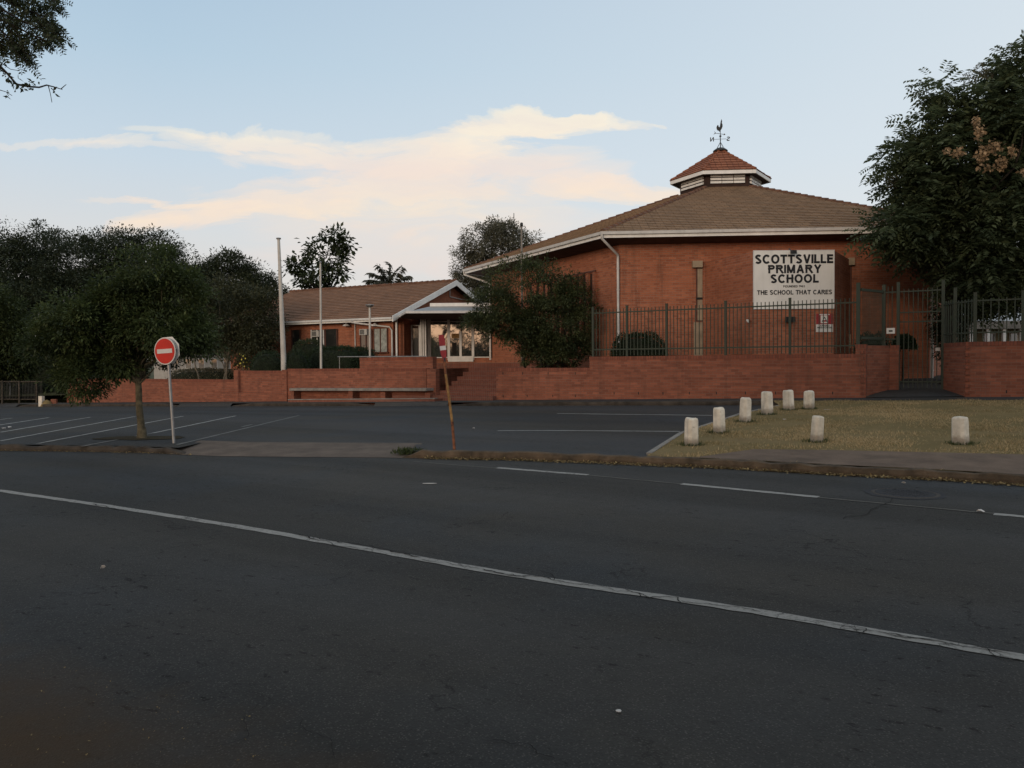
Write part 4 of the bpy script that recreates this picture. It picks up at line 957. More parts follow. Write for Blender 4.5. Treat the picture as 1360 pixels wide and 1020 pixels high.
def bx_(px0, px1, py0, py1): return ((px0-1000)*sx, (px1-1000)*sx, ztopb-(py1-332)*sy, ztopb-(py0-332)*sy)
for s, b_, bo in (('SCOTTSVILLE', (1001.8, 1105.7, 338, 350), .235), ('PRIMARY', (1019.3, 1090.5, 351.8, 363), .235), ('SCHOOL', (1022.3, 1086.6, 364.6, 376), .235), ('FOUNDED 1903', (1039.5, 1068.3, 379.2, 382), .20), ('THE SCHOOL THAT CARES', (1004.8, 1104.3, 385.6, 391.6), .20)):
    x0, x1, y0, y1 = bx_(*b_); text_obj('lettering', s, x0, x1, y0, y1, org, BD, V3(0, 0, 1), BN, M['letter'], nb, bo, .006)
# flood light above the board
q = atY(1054, 334.5, BYF-.25)
fl = thing('flood_light', 'small dark floodlight on the top edge of the white name board', 'light', q)
mb = MB(); mb.box((q[0], q[1], q[2]-.06), (.16, .12, .11), .3); mb.build('lamp_head', M['dark_metal'], fl)
mb = MB(); mb.tube([(q[0], q[1], q[2]-.02), (q[0]-.05, q[1]+.28, q[2]+.14)], .02, 6); mb.build('bracket', M['dark_metal'], fl)
q = atY(1049.5, 424, BYF-.12)
fl = thing('flood_light', 'black floodlight on the brick bay below the name board', 'light', q)
mb = MB(); mb.box((q[0], q[1], q[2]-.09), (.30, .12, .17), -.1); mb.build('lamp_head', M['black'], fl)
mb = MB(); mb.box((q[0], q[1]+.06, q[2]-.13), (.06, .12, .07), 0); mb.build('bracket', M['dark_metal'], fl)
lj = unit((bl-back_l)*V3(1, 1, 0)); ln_ = V3(lj[1], -lj[0], 0)
q = onplane(992.5, 425.5, bl+ln_*.08, ln_)
cm = thing('security_camera', 'small white security camera on the left side of the brick bay', 'camera', q)
mb = MB(); mb.tube([q, q+V3(-.02, -.16, -.03)], [.042, .045], 10); mb.build('camera_body', M['white'], cm)
mb = MB(); mb.tube([q, q-ln_*.08+V3(0, 0, -.08)], .016, 6); mb.build('bracket', M['white'], cm)
# armed response board
a_ = atY(1084.3, 441, BYF-.055); b_ = atY(1107, 416.3, BYF-.055)
ar = thing('security_sign', 'red and white ARMED RESPONSE sign on the brick bay under the name board', 'sign', a_)
w_ = b_[0]-a_[0]; h_ = b_[2]-a_[2]; O = V3(a_[0], (bl+(br_-bl)*((1095-1000)/107.5))[1]-.003, a_[2])
def arp(x0, x1, y0, y1, off, t_, name, mat): m_ = MB(); m_.hexa(O+BD*w_*x0+BN*off+V3(0, 0, h_*y0), BD*w_*(x1-x0), BN*t_, V3(0, 0, h_*(y1-y0))); return m_.build(name, M[mat], ar)
arp(0, 1, 0, 1, 0, .015, 'board', 'sign_white'); arp(0, 1, .42, 1, .016, .003, 'red_panel', 'red_faded'); arp(.27, .71, .48, .90, .020, .003, 'emblem_panel', 'sign_white')
arp(.18, .80, .925, .975, .020, .003, 'strip', 'sign_white')
def tri(x0, x1, y0, y1, name, mat, off): m_ = MB(); m_.extrude([O+BD*w_*x0+BN*off+V3(0, 0, h_*y0), O+BD*w_*x1+BN*off+V3(0, 0, h_*y0), O+BD*w_*(x0+x1)/2+BN*off+V3(0, 0, h_*y1)], BN*.003); m_.build(name, M[mat], ar)
tri(.33, .66, .56, .84, 'emblem', 'letter', .024); tri(.43, .56, .64, .76, 'emblem', 'sign_white', .0285)
arp(.42, .57, .56, .62, .0285, .002, 'emblem', 'red')
for s, y0, y1, x0, x1 in (('ARMED', .30, .38, .22, .80), ('RESPONSE', .20, .28, .07, .93)): text_obj('lettering', s, x0*w_, x1*w_, y0*h_, y1*h_, O+BN*.016, BD, V3(0, 0, 1), BN, M['letter'], ar, .22, .003)
# ------------------------------------------------------------------ the long office wing and its entrance
C0 = atY(521, 422, 40.0); wd = unit(V3(-1.82, 1, 0)); gd = V3(-wd[1], wd[0], 0)*-1.0   # along the eave to the left / across the roof, away
if gd[1] < 0: gd = -gd
PK = onplane(606, 374.5, C0, wd); HALF = float(np.dot(PK-C0, gd)); ZE, ZR = C0[2], PK[2]; LW = 12.6
wing = thing('office_wing', 'long low red brick school office with brown tiled gable roof and white trim', 'building', (C0[0], C0[1], 1.3))
def wp_(u, v, z): p = C0+wd*u+gd*v; return V3(p[0], p[1], z)      # u along eave to the left, v across, z
OV = .62
mb = MB(); mb.prism([tuple(wp_(.42, OV, 0)[:2]), tuple(wp_(LW-.4, OV, 0)[:2]), tuple(wp_(LW-.4, 2*HALF-OV, 0)[:2]), tuple(wp_(.42, 2*HALF-OV, 0)[:2])], .5, ZE-.08); mb.build('wall', M['brick_hall'], wing)
slope = (ZR-ZE)/HALF
mb = MB(); mb.extrude([wp_(.42, OV, ZE-.08), wp_(.42, 2*HALF-OV, ZE-.08), wp_(.42, 2*HALF-OV, ZE-.06+slope*OV-.1), wp_(.42, HALF, ZR-.14), wp_(.42, OV, ZE-.06+slope*OV-.1)], wd*.23); mb.build('gable_wall', M['brick_hall'], wing)
for sgn in (0, 1):
    v0 = 0 if sgn == 0 else 2*HALF
    mb = MB(); tiled(mb, [wp_(.03, v0, ZE+.05), wp_(LW, v0, ZE+.05), wp_(LW, HALF, ZR+.05), wp_(.03, HALF, ZR+.05)], .32, .03); mb.build('roof', M['tile_wing'], wing)
ridge_caps(wp_(0, HALF, ZR+.08), wp_(LW, HALF, ZR+.08), wing, .10, .38)
for v0, nm in ((0, 'a'), (2*HALF, 'b')):      # barge boards
    mb = MB(); A, B = wp_(0, v0, ZE-.20), wp_(0, HALF, ZR-.20); s_ = unit(wp_(0, HALF, ZR)-wp_(0, v0, ZE))
    mb.extrude([A, B, B+V3(0, 0, .30), A+V3(0, 0, .30)], -wd*.045); mb.build('barge_board', M['white'], wing)
mb = MB(); mb.add([wp_(0, 0, ZE-.02), wp_(.42, 0, ZE-.02), wp_(.42, HALF, ZR-.02), wp_(0, HALF, ZR-.02)], [[0, 1, 2, 3]]); mb.add([wp_(0, 2*HALF, ZE-.02), wp_(.42, 2*HALF, ZE-.02), wp_(.42, HALF, ZR-.02), wp_(0, HALF, ZR-.02)], [[3, 2, 1, 0]]); mb.build('verge_soffit', M['dark_timber'], wing)
mb = MB(); mb.extrude([wp_(.02, .06, ZE-.15), wp_(LW, .06, ZE-.15), wp_(LW, .03, ZE-.15), wp_(.02, .03, ZE-.15)], (0, 0, .17)); mb.build('fascia', M['white'], wing)
mb = MB(); mb.extrude([wp_(.02, -.07, ZE-.06), wp_(LW, -.07, ZE-.06), wp_(LW, .025, ZE-.06), wp_(.02, .025, ZE-.06)], (0, 0, .10)); mb.build('gutter', M['gutter'], wing)
mb = MB(); mb.add([wp_(.05, .06, ZE-.13), wp_(LW, .06, ZE-.13), wp_(LW, OV+.01, ZE-.10), wp_(.05, OV+.01, ZE-.10)], [[0, 1, 2, 3]]); mb.build('soffit', M['soffit'], wing)
def downp(pts, r=.045, par=wing, name='downpipe'): m_ = MB(); m_.tube(pts, r, 10); return m_.build(name, M['pipe'], par)
def fac(px, py, off=0.0): return onplane(px, py, wp_(0, OV-off, 0), gd)
q = fac(520.5, 440, .08)
downp([wp_(2.6, -.03, ZE-.02), wp_(2.6, -.03, ZE-.14), wp_(2.3, -.0, ZE-.2), V3(q[0], q[1], ZE-.42)+wd*.15, V3(q[0], q[1], ZE-.6), V3(q[0], q[1], 1.6)])
q = fac(471.5, 440, .06); downp([V3(q[0], q[1], ZE-.15), V3(q[0], q[1], 1.6)], .028)
# openings of the facade
def fpanel(x0, x1, y0, y1, off, t_, name, mat, par=wing):
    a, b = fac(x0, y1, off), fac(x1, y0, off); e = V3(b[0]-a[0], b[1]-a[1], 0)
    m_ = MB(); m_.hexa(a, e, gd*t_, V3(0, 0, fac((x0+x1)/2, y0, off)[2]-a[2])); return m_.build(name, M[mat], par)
def window(x0, x1, y0, y1, bars=(), pane='glass_dark', fr='frame_brown'):
    f = fpanel(x0, x1, y0, y1, .03, .028, 'window', 'interior')
    fpanel(x0+.5, x1-.5, y0+.5, y1-.5, .05, .018, 'pane', pane, f)
    for b in bars: fpanel(b-.4, b+.4, y0+.4, y1-.4, .075, .024, 'frame', fr, f)
    fpanel(x0, x0+.8, y0, y1, .075, .024, 'frame', fr, f); fpanel(x1-.8, x1, y0, y1, .075, .024, 'frame', fr, f)
    fpanel(x0-.6, x1+.6, y1-.2, y1+1.1, .13, .128, 'sill', 'brick_soldier', f); return f
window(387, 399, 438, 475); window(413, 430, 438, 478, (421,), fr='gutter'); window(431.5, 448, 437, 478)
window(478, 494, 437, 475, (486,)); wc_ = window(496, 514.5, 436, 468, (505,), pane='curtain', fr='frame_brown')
def ac_unit(px0, px1, py0, py1, label):
    a, b = fac(px0, py1, .34), fac(px1, py0, .34); e = V3(b[0]-a[0], b[1]-a[1], 0)
    t_ = thing('air_conditioner', label, 'air conditioner', a, 'window air conditioners on the office wing')
    m_ = MB(); m_.hexa(a, e, gd*.30, V3(0, 0, b[2]-a[2])); m_.build('casing', M['ac'], t_)
    m_ = MB(); w_ = np.linalg.norm(e); u_ = unit(e); h_ = b[2]-a[2]
    m_.hexa(a+u_*w_*.10-gd*.010+V3(0, 0, h_*.14), u_*w_*.55, gd*.009, V3(0, 0, h_*.72)); m_.build('grille', M['dark_metal'], t_)
    m_ = MB()
    for k in range(6): m_.hexa(a+u_*w_*.10-gd*.018+V3(0, 0, h_*(.18+k*.11)), u_*w_*.55, gd*.007, V3(0, 0, h_*.03))
    m_.build('slats', M['ac'], t_)
ac_unit(413.2, 423.2, 439, 447.5, 'beige window air conditioner on the office wall, left one behind the thin flagpole')
ac_unit(477, 487, 436.8, 445, 'beige window air conditioner beside the lamp post and the curtained window')
for px, lb in ((460, 'white cone lamp under the office eave between the two air conditioners'), (498, 'white cone lamp under the office eave above the curtained window')):
    q = fac(px, 431.5, .22); t_ = thing('wall_lamp', lb, 'lamp', q, 'lamps under the office eave')
    m_ = MB(); m_.lathe(q-V3(0, 0, .06), [(.22, 0), (.20, .03), (.08, .12), (.05, .16)], 14); m_.build('shade', M['gutter'], t_)
    m_ = MB(); m_.tube([q+V3(0, 0, .08), q+gd*.22+V3(0, 0, .10)], .02, 6); m_.build('arm', M['metal'], t_)
# gable conduit
gq = [onplane(*p, wp_(.38, 0, 0), wd) for p in ((597.5, 385), (597.5, 394), (612, 397.5), (632, 399))]
downp(gq, .028, name='conduit')
# canopy
A_ = atY(528.5, 422.5, 40.6); ZCN = A_[2]
def atz(px, py, z): d = ray(px, py); t = (z-CAM_H)/d[2]; return EYE+d*t
B_ = atz(538.5, 416.2, ZCN); Cc = V3(atY(655, 400, B_[1]+.25)[0], B_[1]+.25, ZCN); 
ent = thing('entrance_porch', 'glazed school entrance under a flat white edged two tier canopy', 'porch', (B_[0], B_[1], 1.5))
cpoly = [tuple(A_[:2]), tuple(B_[:2]), tuple(Cc[:2]), (Cc[0], 43.2), (A_[0]+1.0, 43.0)]
mb = MB(); mb.prism(cpoly, ZCN+.004, ZCN+.115); mb.build('canopy', M['gutter'], ent)
mb = MB(); cx_ = [V3(A_[0]+.08, A_[1]+.05, 0), V3(B_[0]+.05, B_[1]+.06, 0), V3(Cc[0]-.05, Cc[1]+.06, 0), V3(Cc[0]-.05, 43.0, 0), V3(A_[0]+1.05, 42.8, 0)]
mb.add([V3(p[0], p[1], ZCN-.0) for p in cx_], [[4, 3, 2, 1, 0]]); mb.build('canopy_soffit', M['soffit'], ent)
U0 = B_[1]+1.35; uz0, uz1 = ZCN+.40, ZCN+.56
ux0, ux1 = atY(571, 404, U0)[0], atY(652, 404, U0)[0]
mb = MB(); b0, b1 = V3(*B_), V3(*Cc)
mb.add([b0+V3(.25, .04, .117), b1+V3(0, .04, .117), V3(ux1, U0, uz0), V3(ux0, U0, uz0)], [[0, 1, 2, 3]]); mb.add([b0+V3(.25, .04, .117), V3(ux0, U0, uz0), V3(ux0-.3, 43, uz0), V3(A_[0]+.6, 43, ZCN+.117)], [[0, 1, 2, 3]]); mb.build('canopy_slope', M['metal'], ent)
mb = MB(); mb.prism([(ux0, U0-.02), (ux1, U0-.02), (ux1, 43.1), (ux0-.2, 43.1)], uz0, uz1); mb.build('upper_canopy', M['white'], ent)
GY = 42.5
def gpan(x0, x1, y0, y1, off, t_, name, mat, par=ent):
    a, b = atY(x0, y1, GY-off), atY(x1, y0, GY-off); m_ = MB(); m_.hexa(V3(a[0], a[1], a[2]), V3(b[0]-a[0], 0, 0), V3(0, t_, 0), V3(0, 0, atY((x0+x1)/2, y0, GY-off)[2]-a[2])); return m_.build(name, M[mat], par)
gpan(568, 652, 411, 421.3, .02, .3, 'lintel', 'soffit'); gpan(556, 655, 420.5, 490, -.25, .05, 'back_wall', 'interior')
for x0, x1, y0, y1 in ((572, 594.2, 421.5, 475), (597.5, 612, 421.5, 474), (614, 627, 421.5, 474), (628.8, 650.5, 421.5, 474)): gpan(x0, x1, y0, y1, .0, .02, 'glass_pane', 'glass')
for x0, x1, y0, y1 in ((567.5, 571.8, 420, 476), (594.4, 597.3, 420, 478), (626.6, 629.4, 426, 478), (610.2, 613, 440, 478), (571.5, 652, 474, 475.6), (571.5, 652, 420.2, 421.4), (571.5, 652, 426.6, 427.5), (650, 652, 440, 478)): gpan(x0, x1, y0, y1, .05+.001*(x1-x0), .05, 'frame', 'white')
gpan(566, 654, 475.7, 486, .03, .3, 'base_wall', 'brick_hall')
dr = gpan(595, 628.5, 473, 480.5, .14, .06, 'door_foot', 'white')
for x0 in (558.3, 561.2, 564.2): gpan(x0, x0+1.5, 424, 477, .55, .06, 'slat', 'white')
dd = gpan(547.5, 556.5, 433, 477, .40, .03, 'side_door', 'frame_brown')
gpan(546.2, 547.6, 431.5, 477.5, .45, .06, 'frame', 'white', dd); gpan(556.4, 557.8, 431.5, 477.5, .45, .06, 'frame', 'white', dd); gpan(547.6, 556.4, 431.5, 432.8, .45, .06, 'frame', 'white', dd)
gpan(549, 555, 436, 474, .44, .012, 'pane', 'glass_dark', dd)
mb = MB(); a = atY(529.5, 440, GY-1.5); b = atY(536.5, 440, GY-1.5); c = atY(546, 440, GY-.3)
mb.prism([(a[0], a[1]), (b[0], b[1]), (c[0], c[1]), (c[0], c[1]+.3), (a[0]+.2, c[1]+.3)], .8, ZCN-.003); mb.build('pier', M['brick_hall'], ent)
q = atY(527, 470, A_[1]-.05); mb = MB(); mb.tube([(q[0], q[1], ZCN), (q[0], q[1], 1.60)], .055, 12); mb.build('column', M['white'], ent)
gpan(655, 670, 408, 490, -.1, .2, 'side_wall', 'brick_hall')
# notices behind the glass
gpan(600.5, 606, 455, 471, .006, .004, 'poster', 'interior')
q = gpan(600, 610, 443, 449, .006, .004, 'poster', 'yellow')
# porch plinth and handrail
mb = MB(); a = atY(528, 480, 39.5); mb.prism([(a[0]-.8, 39.6), (atY(672, 480, 39.6)[0], 39.6), (atY(672, 480, 44)[0], 44), (a[0]-.8, 44)], .3, 1.605); mb.build('porch_floor', M['brick_step'], ent)
hr = thing('handrail', 'thin grey steel handrail along the planter wall in front of the office', 'handrail', hitw(478, WALL_S+1.6))
ha, hb = hitw(449, WALL_S+2.2), hitw(568, WALL_S+2.2)
mb = MB(); mb.tube([V3(ha[0], ha[1], 1.93), V3(hb[0], hb[1], 1.90)], .025, 8); mb.build('rail', M['metal'], hr)
for t_ in (0.02, .35, .68, .98): p = ha+(hb-ha)*t_; m_ = MB(); m_.tube([V3(p[0], p[1], 1.0), V3(p[0], p[1], 1.91)], .02, 8); m_.build('post', M['metal'], hr)

# ------------------------------------------------------------------ poles
def at_s(px, s): return hitw(px, s)
q = at_s(377, WALL_S+1.2); zt_ = 1.65+(481+2.3-317)/1060*q[1]; tp = atY(370, 317, q[1])
fp1 = thing('flagpole', 'thick tapered white flagpole leaning slightly, with a flat cap', 'flagpole', (q[0], q[1], zyard(q[0], q[1])), 'flagpoles in front of the office')
mb = MB(); mb.tube([V3(q[0], q[1], .8), q+(tp-q)*.0+V3(0, 0, 1.9-q[2]), V3(*tp)], [.125, .12, .062], 14); mb.build('pole', M['mast'], fp1)
mb = MB(); mb.lathe(tp-V3(0, 0, .02), [(.11, 0), (.11, .05), (.09, .06)], 14); mb.build('cap', M['metal'], fp1)
q = at_s(426.5, WALL_S+.8); tp = atY(425.5, 350, q[1])
fp2 = thing('flagpole', 'thin pale steel flagpole standing right of the thick one', 'flagpole', (q[0], q[1], zyard(q[0], q[1])), 'flagpoles in front of the office')
mb = MB(); mb.tube([V3(q[0], q[1], .8), V3(*tp)], [.055, .038], 10); mb.build('pole', M['mast'], fp2)
mb = MB(); mb.lathe(tp, [(.02, 0), (.05, .03), (.05, .07), (.01, .10)], 10); mb.build('finial', M['metal'], fp2)
q = at_s(491.5, WALL_S+3); tp = atY(491, 407, q[1])
lp = thing('lamp_post', 'slim grey garden lamp post with a flat saucer head by the office', 'lamp post', (q[0], q[1], zyard(q[0], q[1])))
mb = MB(); mb.tube([V3(q[0], q[1], .9), V3(*tp)], [.05, .045], 10); mb.build('pole', M['mast'], lp)
mb = MB(); mb.lathe(tp-V3(0, 0, .05), [(.05, 0), (.12, .03), (.19, .10), (.19, .13), (.05, .15)], 14); mb.build('lamp_head', M['metal'], lp)
q = at_s(694, WALL_S+4.2); tp = atY(692.7, 300, q[1])
vp = thing('steel_pole', 'grey steel pole rising above the hall eaves behind the bushy tree', 'pole', (q[0], q[1], 1.2))
mb = MB(); mb.tube([V3(q[0], q[1], 1.2), V3(*tp)], [.045, .04], 10); mb.build('pole', M['concrete'], vp)
mb = MB(); mb.lathe(tp, [(.06, -.02), (.06, .12), (.02, .14)], 10); mb.build('cap', M['dark_metal'], vp)
cmst = thing('lattice_mast', 'distant thin lattice radio mast above the round tree', 'mast', (atY(683, 300, 130)[0], 130, 3))
mb = MB(); b = atY(683.5, 420, 130); t_ = atY(682.5, 283, 130)
for dx in (-.35, .35): mb.tube([V3(b[0]+dx, 130, b[2]), V3(t_[0]+dx*.6, 130, t_[2]-2.5)], .05, 5)
for k in range(12): z = b[2]+(t_[2]-2.5-b[2])*k/12; z2 = b[2]+(t_[2]-2.5-b[2])*(k+1)/12; s_ = 1 if k % 2 else -1; mb.tube([V3(b[0]+.32*s_, 130, z), V3(b[0]-.32*s_, 130, z2)], .04, 5)
mb.tube([V3(t_[0], 130, t_[2]-3), V3(t_[0], 130, t_[2])], .06, 5); mb.build('lattice', M['dark_metal'], cmst)

# ------------------------------------------------------------------ no entry sign
q = hit(231, 588.5, zlot); Yq = q[1]
ne = thing('no_entry_sign', 'red round no entry sign on a leaning grey pole at the car park edge', 'road sign', q)
tp = atY(222, 452, Yq); dirp = unit(tp-q)
mb = MB(); mb.tube([q-dirp*.15, tp], .029, 12); mb.build('pole', M['metal'], ne)
sn = unit(V3(-.36, -.93, 0)); sn = unit(sn-dirp*np.dot(sn, dirp)); su = dirp; sx_ = np.cross(su, sn)
cc = atY(221.3, 466.3, Yq)+sn*.04; rad = .268
def disc(mb, c, r0, r1, t_, n_=40, off=0.0):
    a = np.linspace(0, 2*math.pi, n_+1)[:-1]; ring = lambda r, o: [c+sn*(off+o)+(sx_*math.cos(x)+su*math.sin(x))*r for x in a]
    if r0 == 0:
        vs = ring(r1, 0)+ring(r1, t_); mb.add(vs, [[i, (i+1) % n_, n_+(i+1) % n_, n_+i] for i in range(n_)]+[list(range(n_))[::-1], list(range(n_, 2*n_))])
    else:
        vs = ring(r0, 0)+ring(r0, t_)+ring(r1, t_)+ring(r1, 0); mb.add(vs, [[j*n_+i, j*n_+(i+1) % n_, ((j+1) % 4)*n_+(i+1) % n_, ((j+1) % 4)*n_+i] for j in range(4) for i in range(n_)])
mb = MB(); disc(mb, cc, 0, rad, .006); mb.build('disc', M['white_reflect'], ne)
mb = MB(); disc(mb, cc, 0, rad-.022, .003, off=.0075); mb.build('red_face', M['red'], ne)
mb = MB(); o = cc+sn*.0125-sx_*.19-su*.042; mb.hexa(o, sx_*.38, su*.084, sn*.003); mb.build('bar', M['white_reflect'], ne)
ss = thing('sign_back', 'bare grey back of an octagonal road sign on the same leaning pole', 'road sign', cc-sn*.09)
mb = MB(); oc = cc-sn*.078+su*.012+sx_*.015; mb.extrude([oc+(sx_*math.cos(R(22.5+45*k))+su*math.sin(R(22.5+45*k)))*.285 for k in range(8)], -sn*.006); mb.build('octagon_plate', M['sign_white'], ss)
mb = MB(); mb.hexa(oc-sx_*.22+sn*.002-su*.02, sx_*.44, su*.04, sn*.025); mb.build('stiffener', M['metal'], ss)
# ------------------------------------------------------------------ bent post with hazard blade
q = hit(603, 597, zlot); Yq = q[1]
bp = thing('hazard_post', 'rusty bent post with peeling yellow paint and red and white hazard blade', 'road sign', q)
pp = [atY(x, y, Yq) for x, y in ((603.5, 598), (603, 590), (600.5, 560), (598.5, 545), (595.5, 522), (592, 497), (590.5, 480), (590.0, 475))]
def seg(i, j, r, mat, nm): m_ = MB(); m_.tube(pp[i:j+1], r, 8); m_.build(nm, M[mat], bp)
seg(0, 2, .027, 'rust', 'lower_post'); seg(2, 5, .025, 'yellow', 'middle_post'); seg(5, 6, .026, 'rust', 'upper_post'); seg(6, 7, .02, 'dark_metal', 'blade_stem')
b0, b1 = atY(590.5, 480, Yq), atY(585.5, 444.5, Yq); bu = unit(b1-b0); bn = unit(V3(.45, -1, 0)); bn = unit(bn-bu*np.dot(bn, bu)); bs = np.cross(bu, bn); L_ = np.linalg.norm(b1-b0)
def wdt(t): return .055*min(1, .35+2.2*t)*(1 if t < .9 else .80)
def blade(t0, t1, sl, mat, nm, off):
    n_ = 10; l = []; r_ = []
    for i in range(n_+1):
        t = t0+(t1-t0)*i/n_; w_ = wdt(t); l.append(b0+bu*L_*t-bs*w_); r_.append(b0+bu*L_*t+bs*w_)
    m_ = MB(); m_.extrude([p+bn*off for p in l]+[p+bn*off for p in r_[::-1]], bn*.004); m_.build(nm, M[mat], bp)
blade(0, 1, 0, 'dark_metal', 'blade_back', .0)
blade(.03, .42, 0, 'red_faded', 'blade_red', .0055); blade(.42, .58, 0, 'white_reflect', 'blade_white', .0055); blade(.58, .99, 0, 'red_faded', 'blade_red', .0055)

# ------------------------------------------------------------------ bollards
def bollard_mesh(w, h, seed):
    rnd = random.Random(seed); rings = []; c = w/2; ch = w*.20
    for z, k in ((-.12, 1.03), (0, 1.03), (.10, 1.0), (h*.45, .98), (h*.80, .96), (h*.93, .93), (h*.98, .82), (h, .62)):
        e = c*k; f = (c-ch)*k
        rings.append([(x*(1+rnd.uniform(-.012, .012)), y*(1+rnd.uniform(-.012, .012)), z+(rnd.uniform(-.010, .010) if 0 < z else 0)) for x, y in ((f, -e), (e, -f), (e, f), (f, e), (-f, e), (-e, f), (-e, -f), (-f, -e))])
    vs = [p for r_ in rings for p in r_]; n_ = 8; k_ = len(rings)
    fs = [[i*n_+j, i*n_+(j+1) % n_, (i+1)*n_+(j+1) % n_, (i+1)*n_+j] for i in range(k_-1) for j in range(n_)]+[list(range((k_-1)*n_, k_*n_))]
    mb = MB(); mb.add(vs, fs); return mb
bl_ = [(918, 591, 36.5, 20, .35, 'stubby white concrete bollard nearest the road at the car park corner'),
       (955.5, 575, 34, 17.5, .5, 'white bollard second from the road along the car park edge, chipped at its foot'),
       (989.5, 560.5, 32.5, 17, .5, 'white bollard third from the road along the car park edge'),
       (1019, 550.5, 30.5, 17, .5, 'white bollard fourth from the road along the car park edge'),
       (1047.5, 544.5, 26.5, 16, .45, 'white bollard fifth from the road, second from the brick wall'),
       (1074.5, 543, 24, 15, .8, 'white bollard nearest the brick wall, with a dark chip on its face'),
       (1084.5, 586.5, 34.5, 17, .25, 'white bollard standing alone in the middle of the dry grass'),
       (1275.5, 589.5, 36, 23, .55, 'white bollard at the right of the dry grass, below the gate')]
for i, (px, py, hp, wp__, rz, lb) in enumerate(bl_):
    q = hit(px, py, zverge); h_ = hp/1060*q[1]; w_ = wp__/1060*q[1]/(math.cos(rz)+.6*math.sin(rz))*.92
    o = bollard_mesh(w_, h_, 70+i).build('bollard', M['bollard'])
    o.location = q; o.rotation_euler = (R(random.Random(i).uniform(-3, 3)), R(random.Random(i+9).uniform(-3, 3)), rz)
    tag(o, lb, 'bollard', 'white concrete bollards round the grass')
    md = o.modifiers.new('b', 'BEVEL'); md.width = .006; md.segments = 1

# ------------------------------------------------------------------ things far left
yl = 45.0
ff = thing('mesh_fence', 'low grey post and rail fence at the far left beyond the car park', 'fence', atY(25, 533, yl))
for p in (-45, -20, 3, 25.5, 48.5): m_ = MB(); b = atY(p, 536, yl); t_ = atY(p, 506, yl); m_.tube([b-V3(0, 0, .3), t_], .05, 8); m_.build('post', M['bark'], ff)
for y0 in (507, 530.5): m_ = MB(); m_.tube([atY(-60, y0-.4, yl+.05), atY(56, y0, yl+.05)], .035 if y0 < 510 else .03, 8); m_.build('rail', M['bark'], ff)
mb = MB(); b, t_ = atY(-60, 530, yl+.08), atY(56, 530, yl+.08)
for k in range(60): x = b[0]+(t_[0]-b[0])*k/59; mb.box((x, yl+.08, atY(0, 530, yl)[2]), (.012, .012, 1.0))
mb.build('wires', M['dark_metal'], ff)
q = atY(55, 539, 42.5); o = MB()
o.prism([(q[0]-.10, 42.4), (q[0]+.12, 42.35), (q[0]+.12, 42.6), (q[0]-.10, 42.6)], -.6, q[2]+.52); o = o.build('marker_stone', M['concrete_white']); tag(o, 'small pale upright marker stone on the verge at the far left', 'marker stone')
o = MB(); q = atY(72, 538, 42.8); o.box((q[0], q[1], q[2]-.2), (.26, .22, .52), .2); o = o.build('brick_stub', M['brick_wall']); tag(o, 'low broken red brick stub beside the far left end of the wall', 'brick stub')
o = MB(); q = atY(62, 538.5, 42.6); o.lathe(q-V3(0, 0, .2), [(.38, 0), (.30, .25), (.18, .42), (.04, .5)], 9); o = o.build('sand_heap', M['dry_grass']); tag(o, 'little heap of sandy soil between the marker stone and the brick stub', 'heap')
q = atY(11.5, 500, 50); rs_ = thing('notice_board', 'faded red notice board between the trees at the far left', 'sign', q-V3(0, 0, 1.2))
m_ = MB(); a, b = atY(7.5, 503, 50), atY(15, 488, 50); m_.hexa(a, V3(b[0]-a[0], 0, 0), V3(0, .05, 0), V3(0, 0, b[2]-a[2])); m_.build('board', M['red_faded'], rs_)
m_ = MB(); m_.tube([V3(q[0], 50.08, -.4), V3(q[0], 50.08, b[2])], .04, 8); m_.build('post', M['metal'], rs_)

# ------------------------------------------------------------------ background buildings
def bgbox(name, label, x0, x1, ybot, ytop, Y, dep, wallm, roofm, roofh, wins, over=.5, wm='glass_dark'):
    a, b = atY(x0, ybot, Y), atY(x1, ytop, Y); t_ = thing(name, label, 'building', (a[0], Y, a[2]))
    m_ = MB(); m_.hexa(V3(a[0], Y, a[2]-2.5), V3(b[0]-a[0], 0, 0), V3(0, dep, 0), V3(0, 0, b[2]-a[2]+2.5)); m_.build('wall', M[wallm], t_)
    if roofh: m_ = MB(); xa_, xb_ = a[0]-over, b[0]+over; m_.extrude([(xa_, Y-over, b[2]), (xa_, Y+dep/2, b[2]+roofh), (xa_, Y+dep+over, b[2])], (xb_-xa_, 0, 0)); m_.build('roof', M[roofm], t_)
    for (wx0, wx1, wy0, wy1) in wins:
        c, d = atY(wx0, wy1, Y), atY(wx1, wy0, Y); m_ = MB(); m_.hexa(V3(c[0], Y-.03, c[2]), V3(d[0]-c[0], 0, 0), V3(0, .028, 0), V3(0, 0, d[2]-c[2])); f = m_.build('window', M['gutter'], t_)
        m_ = MB(); m_.hexa(V3(c[0]+.08, Y-.045, c[2]+.08), V3(d[0]-c[0]-.16, 0, 0), V3(0, .014, 0), V3(0, 0, d[2]-c[2]-.16)); m_.build('pane', M[wm], f)
    return t_
M['wall_white'] = pmat('wall_white', (.45, .44, .42), .85, var=.1, streak=.1)
M['wall_cream'] = pmat('wall_cream', (.27, .22, .14), .85, var=.1)
M['brick_pale'] = brickmat('brick_pale', (.27, .14, .11), (.22, .11, .09), (.25, .18, .15))
M['roof_dark'] = pmat('roof_dark', (.030, .024, .022), .85, var=.3)
bgbox('classroom_block', 'white walled classroom block half hidden behind the trees left of the flagpoles', 205, 345, 520, 462, 78, 8, 'wall_white', 'ridge', 1.6, [(p, p+9, 476, 490) for p in range(212, 335, 17)])
